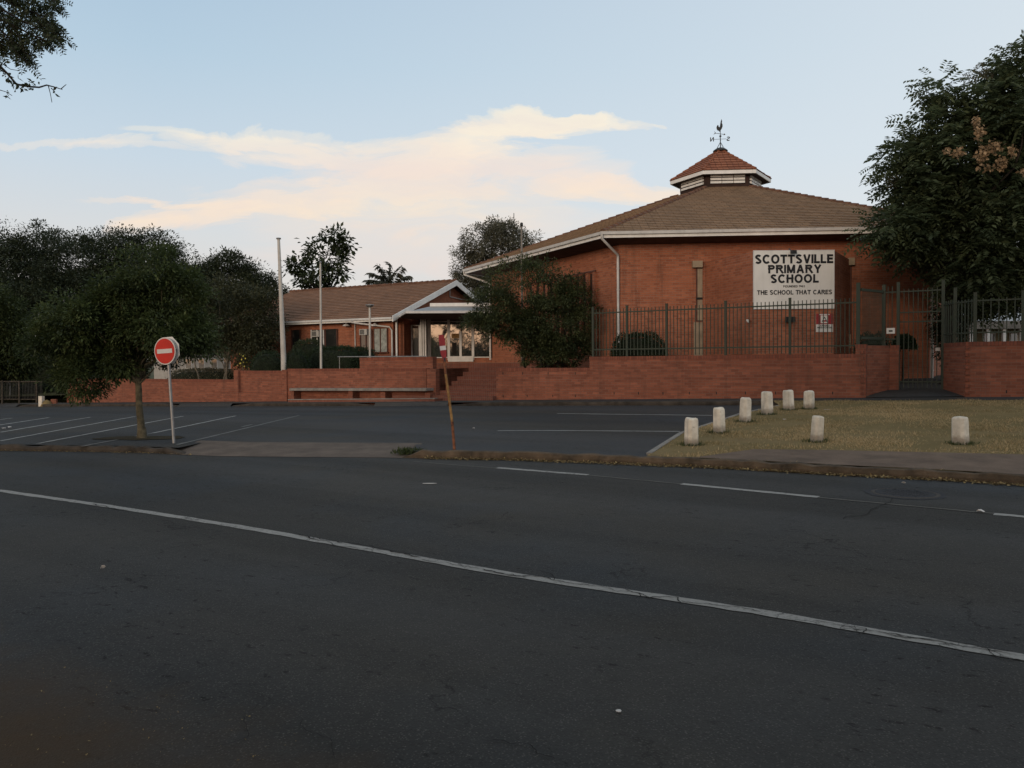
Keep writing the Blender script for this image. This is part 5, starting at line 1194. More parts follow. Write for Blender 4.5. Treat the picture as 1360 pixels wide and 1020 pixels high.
bgbox('classroom_block', 'pale low building glimpsed through the trees at the far left', -60, 60, 512, 503, 85, 8, 'concrete', 'roof_dark', 1.4, [(p, p+9, 505, 510) for p in range(-50, 50, 20)])
ve = bgbox('verandah_block', 'single storey cream block with a white edged verandah behind the right fence', 1268, 1480, 470, 436, 42, 7, 'wall_cream', 'roof_dark', 1.5, [(1305, 1322, 441, 456), (1340, 1352, 441, 470), (1366, 1385, 441, 456)])
a, b = atY(1262, 437, 39.6), atY(1500, 426, 39.6); m_ = MB(); m_.hexa(V3(a[0], 39.6, a[2]), V3(b[0]-a[0], 0, 0), V3(0, .06, 0), V3(0, 0, .38)); m_.build('verandah_fascia', M['concrete'], ve)
m_ = MB(); m_.add([V3(a[0], 39.66, a[2]+.37), V3(b[0], 39.66, a[2]+.37), V3(b[0], 42.1, a[2]+.9), V3(a[0], 42.1, a[2]+.9)], [[0, 1, 2, 3]]); m_.build('verandah_roof', M['metal'], ve)
for p in (1289, 1312, 1333, 1356, 1390): q = atY(p, 470, 39.8); m_ = MB(); m_.box((q[0], 39.8, q[2]-2), (.14, .14, a[2]-q[2]+2)); m_.build('verandah_post', M['white'], ve)
bgbox('brick_block', 'pale red brick two storey block behind the big right tree', 1272, 1480, 440, 372, 58, 8, 'brick_pale', 'ridge', 2.0, [(1300, 1314, 384, 398), (1330, 1348, 384, 398)])
# ------------------------------------------------------------------ foliage
def rnd_unit(rg, n_):
    v = rg.normal(size=(n_, 3)); return v/np.linalg.norm(v, axis=1, keepdims=True)
def leaf_quads(rg, pos, axis, L, Wd, upb=.5):
    """pos Nx3, axis Nx3 unit leaf directions -> 4 verts each (base, side, tip, side), slightly folded"""
    n_ = len(pos); r_ = rnd_unit(rg, n_); r_[:, 2] = np.abs(r_[:, 2])*1.0+upb
    side = np.cross(axis, r_); side /= np.linalg.norm(side, axis=1, keepdims=True)+1e-9
    nr = np.cross(side, axis); L = np.asarray(L).reshape(-1, 1); Wd = np.asarray(Wd).reshape(-1, 1)
    mid = pos+axis*L*.5+nr*L*.06
    v = np.stack([pos, mid+side*Wd*.5, pos+axis*L-nr*L*.08, mid-side*Wd*.5], 1).reshape(-1, 3)
    return v
def quads(n_): return np.arange(n_*4).reshape(-1, 4)
def crown_leaves(rg, blobs, ncl, per, cr, L, asp=.45, out=1.0, droop=-.15, frond=0, flat=.75, inner=.45, tint_lo=0., tint_hi=1.):
    """clumps of leaves through the volume of several ellipsoids; returns verts, tint, clump centres"""
    B = np.array(blobs, float); wts = (B[:, 3]*B[:, 4]*B[:, 5])**.67; wts /= wts.sum()
    pick = rg.choice(len(B), ncl, p=wts); d = rnd_unit(rg, ncl); rr = (inner+(1-inner)*rg.random(ncl)**.6)
    rr *= 1+.10*rg.normal(size=ncl)*out
    C_ = B[pick, :3]+d*rr[:, None]*B[pick, 3:6]
    keep = np.ones(ncl, bool)
    ctint = np.clip(rg.normal(.42, .32, ncl), 0, 1)
    npl = np.maximum(4, (per*rg.uniform(.4, 1.5, ncl)).astype(int)); idx = np.repeat(np.arange(ncl), npl); n_ = len(idx)
    rad = cr*rg.uniform(.55, 1.3, ncl)
    off = rnd_unit(rg, n_)*(rg.random(n_)**.5)[:, None]*.95; off[:, 2] *= flat
    pos = C_[idx]+off*rad[idx][:, None]
    cen = B[pick, :3][idx]; outd = pos-cen; outd /= np.linalg.norm(outd, axis=1, keepdims=True)+1e-9
    ax = outd*.35+off*.9+rnd_unit(rg, n_)*.45+np.array([0, 0, droop]); ax /= np.linalg.norm(ax, axis=1, keepdims=True)
    ti = np.clip(ctint[idx]*.75+rg.random(n_)*.35-.05, 0, 1)*(tint_hi-tint_lo)+tint_lo
    if not frond:
        Ls = L*rg.uniform(.6, 1.3, n_); v = leaf_quads(rg, pos, ax, Ls, Ls*asp, 1.1); return v, np.repeat(ti, 4), C_
    # compound leaves: leaflets in pairs along a drooping stalk
    k = frond; fl = L*rg.uniform(.7, 1.2, n_); sd_ = np.cross(ax, rnd_unit(rg, n_)*.5+np.array([0, 0, 1.])); sd_ /= np.linalg.norm(sd_, axis=1, keepdims=True)+1e-9
    P_, A_, LL, TT = [], [], [], []
    for j in range(k):
        t = (j+1)/k
        base = pos+ax*(fl*t)[:, None]+np.array([0, 0, -1.])*(fl*t*t*.25)[:, None]
        for sg in (-1, 1):
            a = ax*.45+sd_*sg*.9+np.array([0, 0, -.18]); a /= np.linalg.norm(a, axis=1, keepdims=True)
            P_.append(base); A_.append(a); LL.append(fl*.42*(1-.35*abs(t-.55))); TT.append(ti)
    P_, A_, LL, TT = np.concatenate(P_), np.concatenate(A_), np.concatenate(LL), np.concatenate(TT)
    return leaf_quads(rg, P_, A_, LL, LL*asp, .9), np.repeat(TT, 4), C_
def limb(mb, a, b, r0, r1, rg, n_=6, wob=.06, sag=.12, sides=7):
    a, b = V3(a), V3(b); L = np.linalg.norm(b-a); pts = []
    for i in range(n_+1):
        t = i/n_; p = a+(b-a)*t+V3(0, 0, 1)*math.sin(t*math.pi)*L*sag
        if 0 < i < n_: p = p+rg.normal(size=3)*L*wob*.5
        pts.append(p)
    mb.tube(pts, [r0+(r1-r0)*(i/n_)**.8 for i in range(n_+1)], sides); return pts
def tree(name, label, cat, base, fork, blobs, ncl, per, cr, L, leafm, barkm, r0, seed, nl=14, group=None, asp=.45, stems=None, **kw):
    rg = np.random.default_rng(seed); t = thing(name, label, cat, base, group)
    v, ti, C_ = crown_leaves(rg, blobs, ncl, per, cr, L, asp, **kw)
    np_mesh('crown', v, quads(len(v)//4), M[leafm], t, ti)
    mb = MB(); base = V3(base); fork = V3(fork)
    if stems:
        for s0, s1, rr in stems: limb(mb, s0, s1, rr, rr*.5, rg, 6, .04, .02)
    limb(mb, base-V3(0, 0, .15), fork, r0, r0*.72, rg, 6, .012, 0, 10)
    mb.lathe(base-V3(0, 0, .12), [(r0*1.7, 0), (r0*1.25, .12), (r0*1.0, .35)], 10)
    B = np.array(blobs)
    for j in range(nl):
        c = C_[rg.integers(len(C_))]; tgt = c*.8+B[rg.integers(len(B)), :3]*.2
        s = fork+(base-fork)*rg.uniform(0, .12); pts = limb(mb, s, tgt, r0*rg.uniform(.28, .5), r0*.06, rg, 7, .07, .10)
        for _ in range(3):
            q = pts[rg.integers(2, 6)]; dd_ = np.linalg.norm(C_-q, axis=1); cs = C_[np.argsort(dd_)[rg.integers(0, 12)]]; limb(mb, q, cs, r0*.13, r0*.03, rg, 4, .08, .05, 5)
    mb.build('trunk', M[barkm], t); return t
def bl(px, py, rx, ry, Y, dep=None):      # ellipsoid seen at pixel (px,py) with pixel half-sizes at distance Y
    c = atY(px, py, Y); k = Y/1060; return (c[0], c[1], c[2], rx*k, (dep or rx*k*.9), ry*k)
def gnd(px, Y): x = atY(px, 500, Y)[0]; return V3(x, Y, zyard(x, Y))
# big dark tree at the left and its neighbours
tree('broadleaf_tree', 'huge dark domed tree filling the left skyline behind the car park', 'tree', gnd(120, 60), gnd(120, 60)+V3(0, 0, 3.2),
     [bl(95, 375, 150, 72, 62), bl(10, 372, 80, 60, 60), bl(190, 375, 85, 64, 60), bl(250, 400, 55, 56, 59), bl(60, 420, 120, 60, 57), bl(200, 430, 90, 55, 57)], 1700, 150, 1.0, .20, 'leaf_black', 'bark_dark', .45, 11, 22, out=.55)
tree('broadleaf_tree', 'dark domed tree between the huge left tree and the thick flagpole', 'tree', gnd(320, 56), gnd(320, 56)+V3(0, 0, 2.5),
     [bl(305, 385, 56, 48, 57), bl(345, 405, 36, 38, 56), bl(270, 400, 45, 45, 57), bl(320, 430, 55, 40, 55)], 700, 130, .9, .20, 'leaf_black', 'bark_dark', .3, 12, 12, out=.6)
tree('small_tree', 'olive green loose tree with slim pale stems behind the low wall, left of the flagpoles', 'tree', gnd(300, 42), gnd(302, 42)+V3(0, 0, 1.3),
     [bl(300, 420, 62, 52, 43), bl(340, 430, 34, 46, 42), bl(262, 430, 38, 48, 43), bl(330, 462, 34, 24, 41.5), bl(352, 395, 14, 12, 42)], 800, 40, .50, .16, 'leaf_olive', 'bark_pale', .06, 13, 10, out=.7,
     stems=[(gnd(297, 42), gnd(303, 42)+V3(.1, 0, 2.6), .05), (gnd(303, 42), gnd(293, 42)+V3(-.3, 0, 2.4), .04), (gnd(266, 41.8), gnd(262, 42)+V3(-.3, 0, 2.2), .05)])
tree('broadleaf_tree', 'dark green tree cut by the left edge of the view beyond the car park', 'tree', gnd(-8, 47), gnd(-8, 47)+V3(0, 0, 2.2),
     [bl(-12, 425, 42, 48, 47), bl(8, 450, 30, 36, 47), bl(-25, 470, 40, 30, 47), bl(22, 480, 34, 22, 48), bl(-30, 495, 40, 20, 48)], 760, 56, .62, .19, 'leaf_mid', 'bark', .20, 14, 10, out=.6)
# street tree in the car park island
stb = hit(188.5, 582, zlot)
Ys = stb[1]
tree('street_tree', 'leafy green street tree with a bare slim trunk growing in the car park edge', 'tree', stb, atY(183, 503, Ys),
     [bl(195, 362, 46, 36, Ys), bl(238, 392, 40, 34, Ys+.3), bl(165, 395, 44, 36, Ys), bl(120, 425, 56, 38, Ys), bl(210, 440, 60, 36, Ys), bl(255, 440, 32, 34, Ys+.3), bl(85, 462, 44, 34, Ys-.2), bl(105, 500, 34, 24, Ys-.2), bl(155, 478, 38, 20, Ys), bl(62, 430, 20, 20, Ys)], 430, 140, .31, .088, 'leaf_street', 'bark_moss', .085, 15, 26, out=.6, asp=.40,
     stems=[(atY(184, 512, Ys), atY(204, 490, Ys), .028)])
mb = MB(); rg = random.Random(4)
so = [(stb[0]+math.cos(a)*(.95+rg.uniform(-.15, .15)), stb[1]+math.sin(a)*(.50+rg.uniform(-.08, .08))) for a in np.linspace(0, 2*math.pi, 22)[:-1]]
sheet('soil_patch', so, zlot, M['soil'], off=.010, step=.25)
# trees behind the roofs
tree('broadleaf_tree', 'open large leaved tree standing above the office roof behind the flagpoles', 'tree', gnd(430, 62), gnd(430, 62)+V3(0, 0, 4.0),
     [bl(443, 316, 20, 13, 62), bl(430, 338, 28, 18, 62), bl(403, 354, 22, 12, 62), bl(452, 350, 14, 22, 62), bl(425, 368, 36, 16, 62), bl(415, 322, 7, 6, 62), bl(386, 352, 8, 8, 62), bl(461, 320, 8, 14, 62)], 150, 16, .62, .42, 'leaf_dark', 'bark_dark', .28, 16, 16, out=.5, asp=.5, inner=.2)
tree('round_tree', 'rounded feathery grey green tree between the office gable and the hall roof', 'tree', gnd(655, 66), gnd(655, 66)+V3(0, 0, 3.5),
     [bl(655, 335, 52, 42, 66), bl(630, 368, 34, 44, 66), bl(690, 335, 30, 34, 66), bl(662, 308, 28, 16, 66), bl(650, 390, 44, 44, 66)], 900, 52, .55, .20, 'leaf_grey', 'bark', .3, 17, 26, out=.45, asp=.4, inner=.3)
# bushy tree in front of the hall
Yb = 29.8
tree('bushy_tree', 'dense dark bushy tree in front of the hall, right of the entrance', 'tree', gnd(728, Yb), V3(atY(728, 470, Yb)[0], Yb, 2.0),
     [bl(700, 385, 62, 42, Yb, 1.3), bl(740, 430, 52, 48, Yb, 1.5), bl(655, 405, 38, 26, Yb, 1.0), bl(672, 426, 38, 24, Yb, 1.2), bl(712, 462, 28, 24, Yb, 1.1), bl(745, 466, 40, 22, Yb, 1.2), bl(700, 440, 40, 26, Yb, 1.2), bl(632, 425, 18, 10, Yb, .5), bl(765, 395, 20, 30, Yb, .8)], 680, 92, .34, .10, 'leaf_bush', 'bark_dark', .075, 18, 18, out=.75, asp=.40,
     stems=[(gnd(700, Yb), atY(690, 430, Yb), .05), (gnd(718, Yb), atY(722, 420, Yb), .06), (gnd(745, Yb), atY(752, 430, Yb), .05)])
mb = MB(); rg = np.random.default_rng(5); vv = []
# loose upright sprays on the same tree's outline
sp = thing('shrub', 'loose upright sprays of a thin shrub in front of the slot window of the hall', 'shrub', gnd(742, Yb-.6))
P_ = []; A_ = []
for px, py in ((727, 336), (742, 352), (757, 356), (768, 362), (716, 345), (700, 340), (775, 372), (735, 345), (748, 365), (705, 350), (665, 362), (645, 378)):
    a, b = atY(px+rg.uniform(-4, 4), py+60, Yb-.5), atY(px, py, Yb-.5); mb.tube([a, (a+b)/2+rg.normal(size=3)*.04, b], [.014, .010, .004], 5)
    for t in np.linspace(.1, 1, 34):
        for _ in range(3): P_.append(a+(b-a)*t+rg.normal(size=3)*.05); A_.append(unit(rg.normal(size=3)+unit(b-a)*.8))
mb.tube([gnd(742, Yb-.6), atY(738, 420, Yb-.5)], [.03, .02], 6); mb.build('stem', M['bark_dark'], sp)
P_, A_ = np.array(P_), np.array(A_); v = leaf_quads(rg, P_, A_, np.full(len(P_), .10), np.full(len(P_), .040)); np_mesh('leaves', v, quads(len(P_)), M['leaf_mid'], sp, np.repeat(rg.random(len(P_)), 4))
# the big tree on the right
Yr = 25.2
tr = tree('broadleaf_tree', 'very large dark tree overhanging the gate at the right of the hall', 'tree', V3(atY(1257, 500, Yr)[0], Yr, zyard(atY(1257, 500, Yr)[0], Yr)), atY(1262, 400, Yr),
     [bl(1330, 200, 70, 90, Yr, 2.2), bl(1262, 215, 52, 62, Yr, 1.6), bl(1225, 250, 40, 50, Yr, 1.2), bl(1280, 300, 75, 62, Yr, 2.0), bl(1210, 306, 42, 26, Yr-.3, 1.1), bl(1350, 310, 90, 80, Yr, 2.4), bl(1300, 360, 60, 40, Yr-.4, 1.6), bl(1380, 130, 60, 70, Yr, 2.0), bl(1345, 110, 26, 34, Yr, 1.0), bl(1265, 150, 20, 28, Yr, .7), bl(1222, 170, 20, 14, Yr, .6), bl(1250, 120, 10, 22, Yr, .4), bl(1195, 255, 14, 10, Yr, .4), bl(1180, 216, 24, 9, Yr, .5), bl(1212, 205, 22, 18, Yr, .7), bl(1185, 300, 26, 18, Yr-.4, .8), bl(1330, 395, 45, 16, Yr-.4, .8), bl(1440, 260, 90, 150, Yr, 2.5)],
     1150, 11, .48, .50, 'leaf_right', 'bark_dark', .20, 19, 34, out=.6, frond=5, asp=.42, inner=.35, flat=.8)
rg = np.random.default_rng(77)
for px, py, rx, ry, k in ((1300, 175, 8, 14, 90), (1304, 205, 10, 16, 130), (1322, 195, 12, 10, 90), (1330, 215, 10, 10, 80), (1345, 200, 7, 9, 60), (1272, 203, 9, 7, 60), (1258, 200, 5, 4, 22), (1297, 160, 5, 7, 40), (1358, 228, 5, 6, 24), (1310, 222, 14, 6, 40)):
    P_, A_ = [], []
    for _ in range(k):
        d = rnd_unit(rg, 1)[0]; P_.append(atY(px+d[0]*rx*rg.random()**.5, py+d[1]*ry*rg.random()**.5, Yr-2.3+rg.uniform(-.2, .2))); A_.append(unit(rg.normal(size=3)+V3(0, 0, -.8)))
    P_, A_ = np.array(P_), np.array(A_); Ls = rg.uniform(.07, .13, len(P_)); v = leaf_quads(rg, P_, A_, Ls, Ls*.8); np_mesh('seed_cluster', v, quads(len(P_)), M['seed'], tr, np.repeat(rg.random(len(P_)), 4))
for px, py, r_ in ((1186, 242, 9), (1288, 105, 10), (1303, 92, 9), (1311, 98, 8), (1350, 65, 10)):
    P_, A_ = [], []
    for _ in range(170): d = rnd_unit(rg, 1)[0]; P_.append(atY(px+d[0]*r_, py+d[1]*r_*.8, Yr-.3+rg.uniform(-.2, .2))); A_.append(unit(rg.normal(size=3)))
    P_, A_ = np.array(P_), np.array(A_); v = leaf_quads(rg, P_, A_, np.full(len(P_), .09), np.full(len(P_), .020)); np_mesh('pale_sprig', v, quads(len(P_)), M['leaf_grey'], tr, np.repeat(rg.random(len(P_)), 4))
tree('tall_shrub', 'tall dark shrub filling the gap between the hall corner and the gate post', 'shrub', gnd(1262, 27.6), gnd(1262, 27.6)+V3(0, 0, 1.2),
     [bl(1264, 400, 20, 60, 27.8, .8), bl(1262, 455, 17, 42, 27.6, .7), bl(1285, 395, 26, 34, 28.2, .9), bl(1256, 350, 18, 30, 28, .8)], 260, 70, .34, .10, 'leaf_dark', 'bark_dark', .06, 61, 8)
# palm
pc_ = atY(520, 382, 68); pt = thing('palm_tree', 'palm head with arching fronds showing above the office roof ridge', 'palm', (pc_[0], 68, 2))
mb = MB(); mb.tube([(pc_[0], 68, 1.5), (pc_[0], 68, pc_[2])], [.28, .22], 10); mb.build('trunk', M['bark'], pt)
rg = np.random.default_rng(9)
for k, (ex, ey, dy) in enumerate(((492, 362, 0), (502, 352, 0), (487, 372, .5), (517, 349, .3), (534, 354, -.4), (544, 366, .2), (546, 376, .5), (528, 362, -1), (508, 366, 1), (512, 358, .8), (498, 375, -.5))):
    tipp = atY(ex, ey, 68+dy); a = pc_; mid = (a+tipp)/2+V3(0, 0, .55); P_, A_ = [], []
    for t in np.linspace(.12, 1, 44):
        p = (1-t)**2*a+2*t*(1-t)*mid+t*t*tipp; d = unit(2*(1-t)*(mid-a)+2*t*(tipp-mid)); s_ = unit(np.cross(d, V3(.1, .2, 1)))
        for sg in (-1, 1): P_.append(p); A_.append(unit(s_*sg*.7+d*.45+V3(0, 0, -.55)+rg.normal(size=3)*.12))
    P_, A_ = np.array(P_), np.array(A_); Ls = np.full(len(P_), .85)*rg.uniform(.6, 1, len(P_)); v = leaf_quads(rg, P_, A_, Ls, Ls*.17); np_mesh('frond', v, quads(len(P_)), M['leaf_grey'], pt, np.repeat(rg.random(len(P_))*.6, 4))

# clipped hedges: lumpy leafy shells over a dark core
def hedge(name, label, c, sz, seed, n_=6000, L=.05, mat='leaf_hedge', p=3.0, rz=0., group='clipped hedges and bushes'):
    rg = np.random.default_rng(seed); t = thing(name, label, 'hedge', c, group)
    d = rnd_unit(rg, n_); d[:, 2] = np.abs(d[:, 2])*1.0-.15*(rg.random(n_) < .4)
    r_ = (np.abs(d)**p).sum(1)**(-1/p); lump = 1+.05*np.sin(d[:, 0]*7+seed)*np.cos(d[:, 1]*6+d[:, 2]*5)+.03*rg.normal(size=n_)
    ca, sa = math.cos(rz), math.sin(rz)
    def place(q):
        x, y, z = q[:, 0]*sz[0]/2, q[:, 1]*sz[1]/2, q[:, 2]*sz[2]; return np.stack([c[0]+x*ca-y*sa, c[1]+x*sa+y*ca, c[2]+z], 1)
    pos = place(d*(r_*lump)[:, None]); ax = d+rnd_unit(rg, n_)*.8; ax /= np.linalg.norm(ax, axis=1, keepdims=True)
    Ls = L*rg.uniform(.6, 1.4, n_); v = leaf_quads(rg, pos, ax, Ls, Ls*.5, .2)
    np_mesh('leaves', v, quads(n_), M[mat], t, np.repeat(np.clip(rg.normal(.45, .25, n_), 0, 1), 4))
    us, vs_ = np.meshgrid(np.linspace(0, 2*math.pi, 33)[:-1], np.linspace(-.1, math.pi/2, 12)); q = np.stack([np.cos(us)*np.cos(vs_), np.sin(us)*np.cos(vs_), np.sin(vs_)], -1).reshape(-1, 3)
    q = place(q*((np.abs(q)**p).sum(1)**(-1/p))[:, None]*.93); mb = MB(); mb.add(q, [[j*32+i, j*32+(i+1) % 32, (j+1)*32+(i+1) % 32, (j+1)*32+i] for j in range(11) for i in range(32)], smooth=True); mb.build('dark_core', M['leaf_core'], t); return t
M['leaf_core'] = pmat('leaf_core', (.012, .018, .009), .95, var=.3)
def hpx(x0, x1, ytop, Y, zb_=.9): a, b = atY(x0, ytop, Y), atY(x1, ytop, Y); return V3((a[0]+b[0])/2, Y, zb_), b[0]-a[0], a[2]-zb_
c, w_, h_ = hpx(813, 883.5, 446, 27.4, 1.15); hedge('hedge', 'clipped oblong green hedge behind the fence below the left downpipe', c, (w_, 1.1, h_), 21, 9000, .055, p=4, rz=-.25)
c, w_, h_ = hpx(1143, 1176, 447, 26.3, .9); hedge('hedge', 'low dark hedge seen through the tall fence panel left of the gate', c, (w_+.3, .8, h_), 22, 3500, .06, p=4)
c, w_, h_ = hpx(1188, 1213, 446, 26.6, 2.0); hedge('bush', 'small bushy shrub top behind the left side of the pedestrian gate', c, (w_, .8, h_), 23, 1800, .07, p=2.3)
mb = MB(); mb.tube([(c[0]-.05, 26.6, .8), (c[0], 26.6, 2.1)], .03, 6); mb.build('stem', M['bark_dark'], bpy.data.objects.get(COL.objects[-2].parent.name))
c, w_, h_ = hpx(333, 378, 468, 37.2, .9); hedge('bush', 'low rounded dark bush at the foot of the thick flagpole on its left', c, (w_, 1.3, h_), 24, 4500, .06, p=2.5)
c, w_, h_ = hpx(373, 412, 467, 37.0, .9); hedge('bush', 'clipped ball shaped bush right of the thick flagpole', c, (w_, 1.3, h_), 25, 4500, .055, p=2.3)
c, w_, h_ = hpx(405, 484, 463, 38.4, .9); hedge('hedge', 'broad clipped hedge below the office windows behind the bench wall', c, (w_, 1.4, h_), 26, 11000, .06, p=5, rz=-.5)
c, w_, h_ = hpx(384, 436, 453, 39.6, 1.0); hedge('bush', 'taller leafy bush below the left office window', c, (w_, 1.4, h_), 27, 5000, .08, p=2.4, mat='leaf_dark')
c, w_, h_ = hpx(452, 500, 464, 38.8, 1.0); hedge('hedge', 'hedge end beside the lamp post below the office windows', c, (w_, 1.2, h_), 28, 5000, .06, p=5, rz=-.5)
c, w_, h_ = hpx(215, 330, 492, 44.5, .3); hedge('hedge', 'grey green hedge behind the low wall left of the flagpoles', c, (w_, 1.4, h_), 29, 7000, .09, p=4, rz=-.4, mat='leaf_grey')
c, w_, h_ = hpx(20, 190, 462, 56, 0.0); hedge('hedge', 'deep shade bushes under the huge dark tree at the left', c, (w_, 2.5, h_), 34, 9000, .16, p=4, mat='leaf_black')
c, w_, h_ = hpx(-80, 62, 510, 52, -.8); hedge('hedge', 'dark undergrowth behind the low post and rail fence at the far left', c, (w_, 2, h_), 33, 9000, .12, p=6, mat='leaf_black')
c, w_, h_ = hpx(60, 215, 500, 47, -.3); hedge('hedge', 'dark undergrowth behind the low wall under the huge left tree', c, (w_, 2, h_), 30, 9000, .12, p=4, rz=-.5, mat='leaf_black')
# little flowering plant
q = gnd(322, 40.0); t = thing('flowering_plant', 'small plant with pale yellow flowers at the foot of the flagpole bushes', 'plant', q)
rg = np.random.default_rng(31); P_ = np.array([atY(323+rg.normal()*5, 478+rg.normal()*8, 40) for _ in range(500)]); v = leaf_quads(rg, P_, rnd_unit(rg, 500), np.full(500, .10), np.full(500, .05)); np_mesh('leaves', v, quads(500), M['leaf_olive'], t, np.repeat(rg.random(500), 4))
P_ = np.array([atY(323+rg.normal()*4, 480+rg.normal()*7, 39.7) for _ in range(26)]); v = leaf_quads(rg, P_, rnd_unit(rg, 26), np.full(26, .09), np.full(26, .08)); np_mesh('flowers', v, quads(26), M['flower'], t)
mb = MB(); mb.tube([q, atY(323, 474, 40)], .02, 6); mb.build('stem', M['bark_pale'], t)

# ------------------------------------------------------------------ branches reaching in at the top left
rg = np.random.default_rng(41); Yo = 8.4; tb = V3(-7.4, 3.2, 0)
ot = thing('overhanging_tree', 'tree reaching in at the top left corner with fine feathery leaves', 'tree', tb)
mb = MB(); fk = V3(-7.3, 3.6, 3.2); limb(mb, tb, fk, .20, .15, rg, 6, .02, 0, 10)
P_, A_, LL, TT = [], [], [], []
def frond(p, d, L, k=9, sc=1.0):
    d = unit(d); s_ = unit(np.cross(d, V3(.1, -1, .3))); tt = rg.random()
    for j in range(1, k+1):
        t = j/k; b = p+d*L*t+V3(0, 0, -1)*L*t*t*.12
        for sg in (-1, 1): P_.append(b); A_.append(unit(s_*sg+d*.5+rg.normal(size=3)*.12)); LL.append(.040*sc*(1-.4*abs(t-.5))); TT.append(tt*.6+rg.random()*.3)
    mb.tube([p, p+d*L*.5+V3(0, 0, -.03)*L, p+d*L+V3(0, 0, -.12)*L], [.004, .003, .0015], 4)
main = [((-60, -40), (20, 8), (58, 22), (70, 34)), ((-60, 0), (0, 25), (40, 45), (62, 55)), ((-60, 30), (-10, 50), (15, 62), (30, 78)), ((-60, -60), (10, -30), (50, -12), (72, 2)), ((-60, -10), (-5, 8), (30, 28), (80, 46)), ((-50, 20), (-5, 35), (12, 50), (34, 66)), ((-60, -30), (0, -12), (30, 2), (60, 12))]
for br in main:
    pts = [atY(x, y, Yo+rg.uniform(-.3, .3)) for x, y in br]; mb.tube([fk+(pts[0]-fk)*.0, fk+(pts[0]-fk)*.5+V3(0, 0, .4), pts[0]]+pts[1:], [.07, .045, .022, .014, .008, .004], 6)
    for t in np.linspace(0.1, 2.98, 44):
        i = int(t); f_ = t-i; p = pts[i]*(1-f_)+pts[i+1]*f_
        for _ in range(1): frond(p+rg.normal(size=3)*.03, V3(.65+rg.normal()*.35, rg.normal()*.35, -.55+rg.normal()*.35), rg.uniform(.12, .22), 8, 1.25)
lowb = [(-60, 40), (-10, 78), (10, 98), (22, 112), (38, 115), (52, 116), (62, 113), (74, 116), (83, 119)]
pts = [atY(x, y, Yo-.5) for x, y in lowb]; mb.tube([fk, fk+(pts[0]-fk)*.5+V3(0, 0, .3)]+pts, [.06, .04, .024, .016, .012, .011, .009, .008, .007, .005, .003], 6)
for tw in (((64, 113), (67, 125), (69, 136)), ((81, 118), (88, 112)), ((68, 117), (73, 122)), ((2, 84), (14, 92), (26, 94)), ((-6, 118), (8, 122), (16, 127))):
    tp_ = [atY(x, y, Yo-.5) for x, y in tw]; mb.tube(tp_, [.005]+[.003]*(len(tp_)-1), 5)
for px, py, k in ((-4, 88, 10), (3, 96, 9), (10, 102, 9), (17, 110, 10), (24, 114, 10), (33, 114, 9), (38, 118, 9), (42, 110, 7), (52, 108, 3), (72, 124, 3), (26, 95, 3), (8, 126, 4), (12, 125, 3), (3, 84, 5)):
    for _ in range(k):
        p = atY(px+rg.normal()*2.5, py+rg.normal()*2.5, Yo-.5); d = unit(rg.normal(size=3)+V3(.3, 0, -.3)); P_.append(p); A_.append(d); LL.append(rg.uniform(.04, .07)); TT.append(rg.random()*.5)
# the rest of its crown, to the left of the view
for _ in range(900):
    c = V3(-9.2, 6.0, 5.6)+rnd_unit(rg, 1)[0]*V3(1.9, 2.6, 1.5)*rg.random()**.4
    if c[0] > -.66*c[1]-.9 and c[1] > .5: continue
    frond(c, V3(rg.normal(), rg.normal(), -.3+rg.normal()*.3), .18, 7, 1.3)
mb.build('trunk', M['bark_dark'], ot)
P_, A_, LL, TT = map(np.array, (P_, A_, LL, TT)); v = leaf_quads(rg, P_, A_, LL, LL*.42, .2); np_mesh('crown', v, quads(len(P_)), M['leaf_dark'], ot, np.repeat(TT, 4))
# trees across the street behind the viewer: they show in the entrance glass; the fourth is added to darken the foreground
for i, (x, y, s_, w_) in enumerate(((-10.6, -20, 1.0, 1.0), (-6.2, -17, .98, 1.2), (-2.6, -18, .98, 1.2), (1.0, -4.6, 1.75, 2.3))):
    tree('broadleaf_tree', ['lower tree behind the viewer, mirrored in the left entrance pane', 'tree behind the viewer, mirrored in the middle entrance panes', 'tree behind the viewer, mirrored in the right entrance panes', 'unseen spreading tree added behind the viewer to shade the near road'][i], 'tree', (x, y, -.05), (x, y, 1.5 if i < 3 else 3.0),
         [(x, y, (3.0 if i < 3 else 4.6)*s_, 2.2*w_, 2.4*w_, 2.3*s_ if i < 3 else 1.9), (x+1.1*w_, y, 2.0*s_ if i < 3 else 6, 1.8*w_, 1.8, 1.7), (x-1.2*w_, y, 1.9*s_ if i < 3 else 6.2, 1.8*w_, 1.8, 1.7)]+([] if i < 3 else [(-2.5, .3, 6.6, 5.5, 2.8, 1.3), (3.2, -.2, 6.9, 4.8, 2.8, 1.3)]), 300 if i < 3 else 1100, 30, .8, .30, 'leaf_black', 'bark_dark', .2, 50+i, 6, inner=.1)

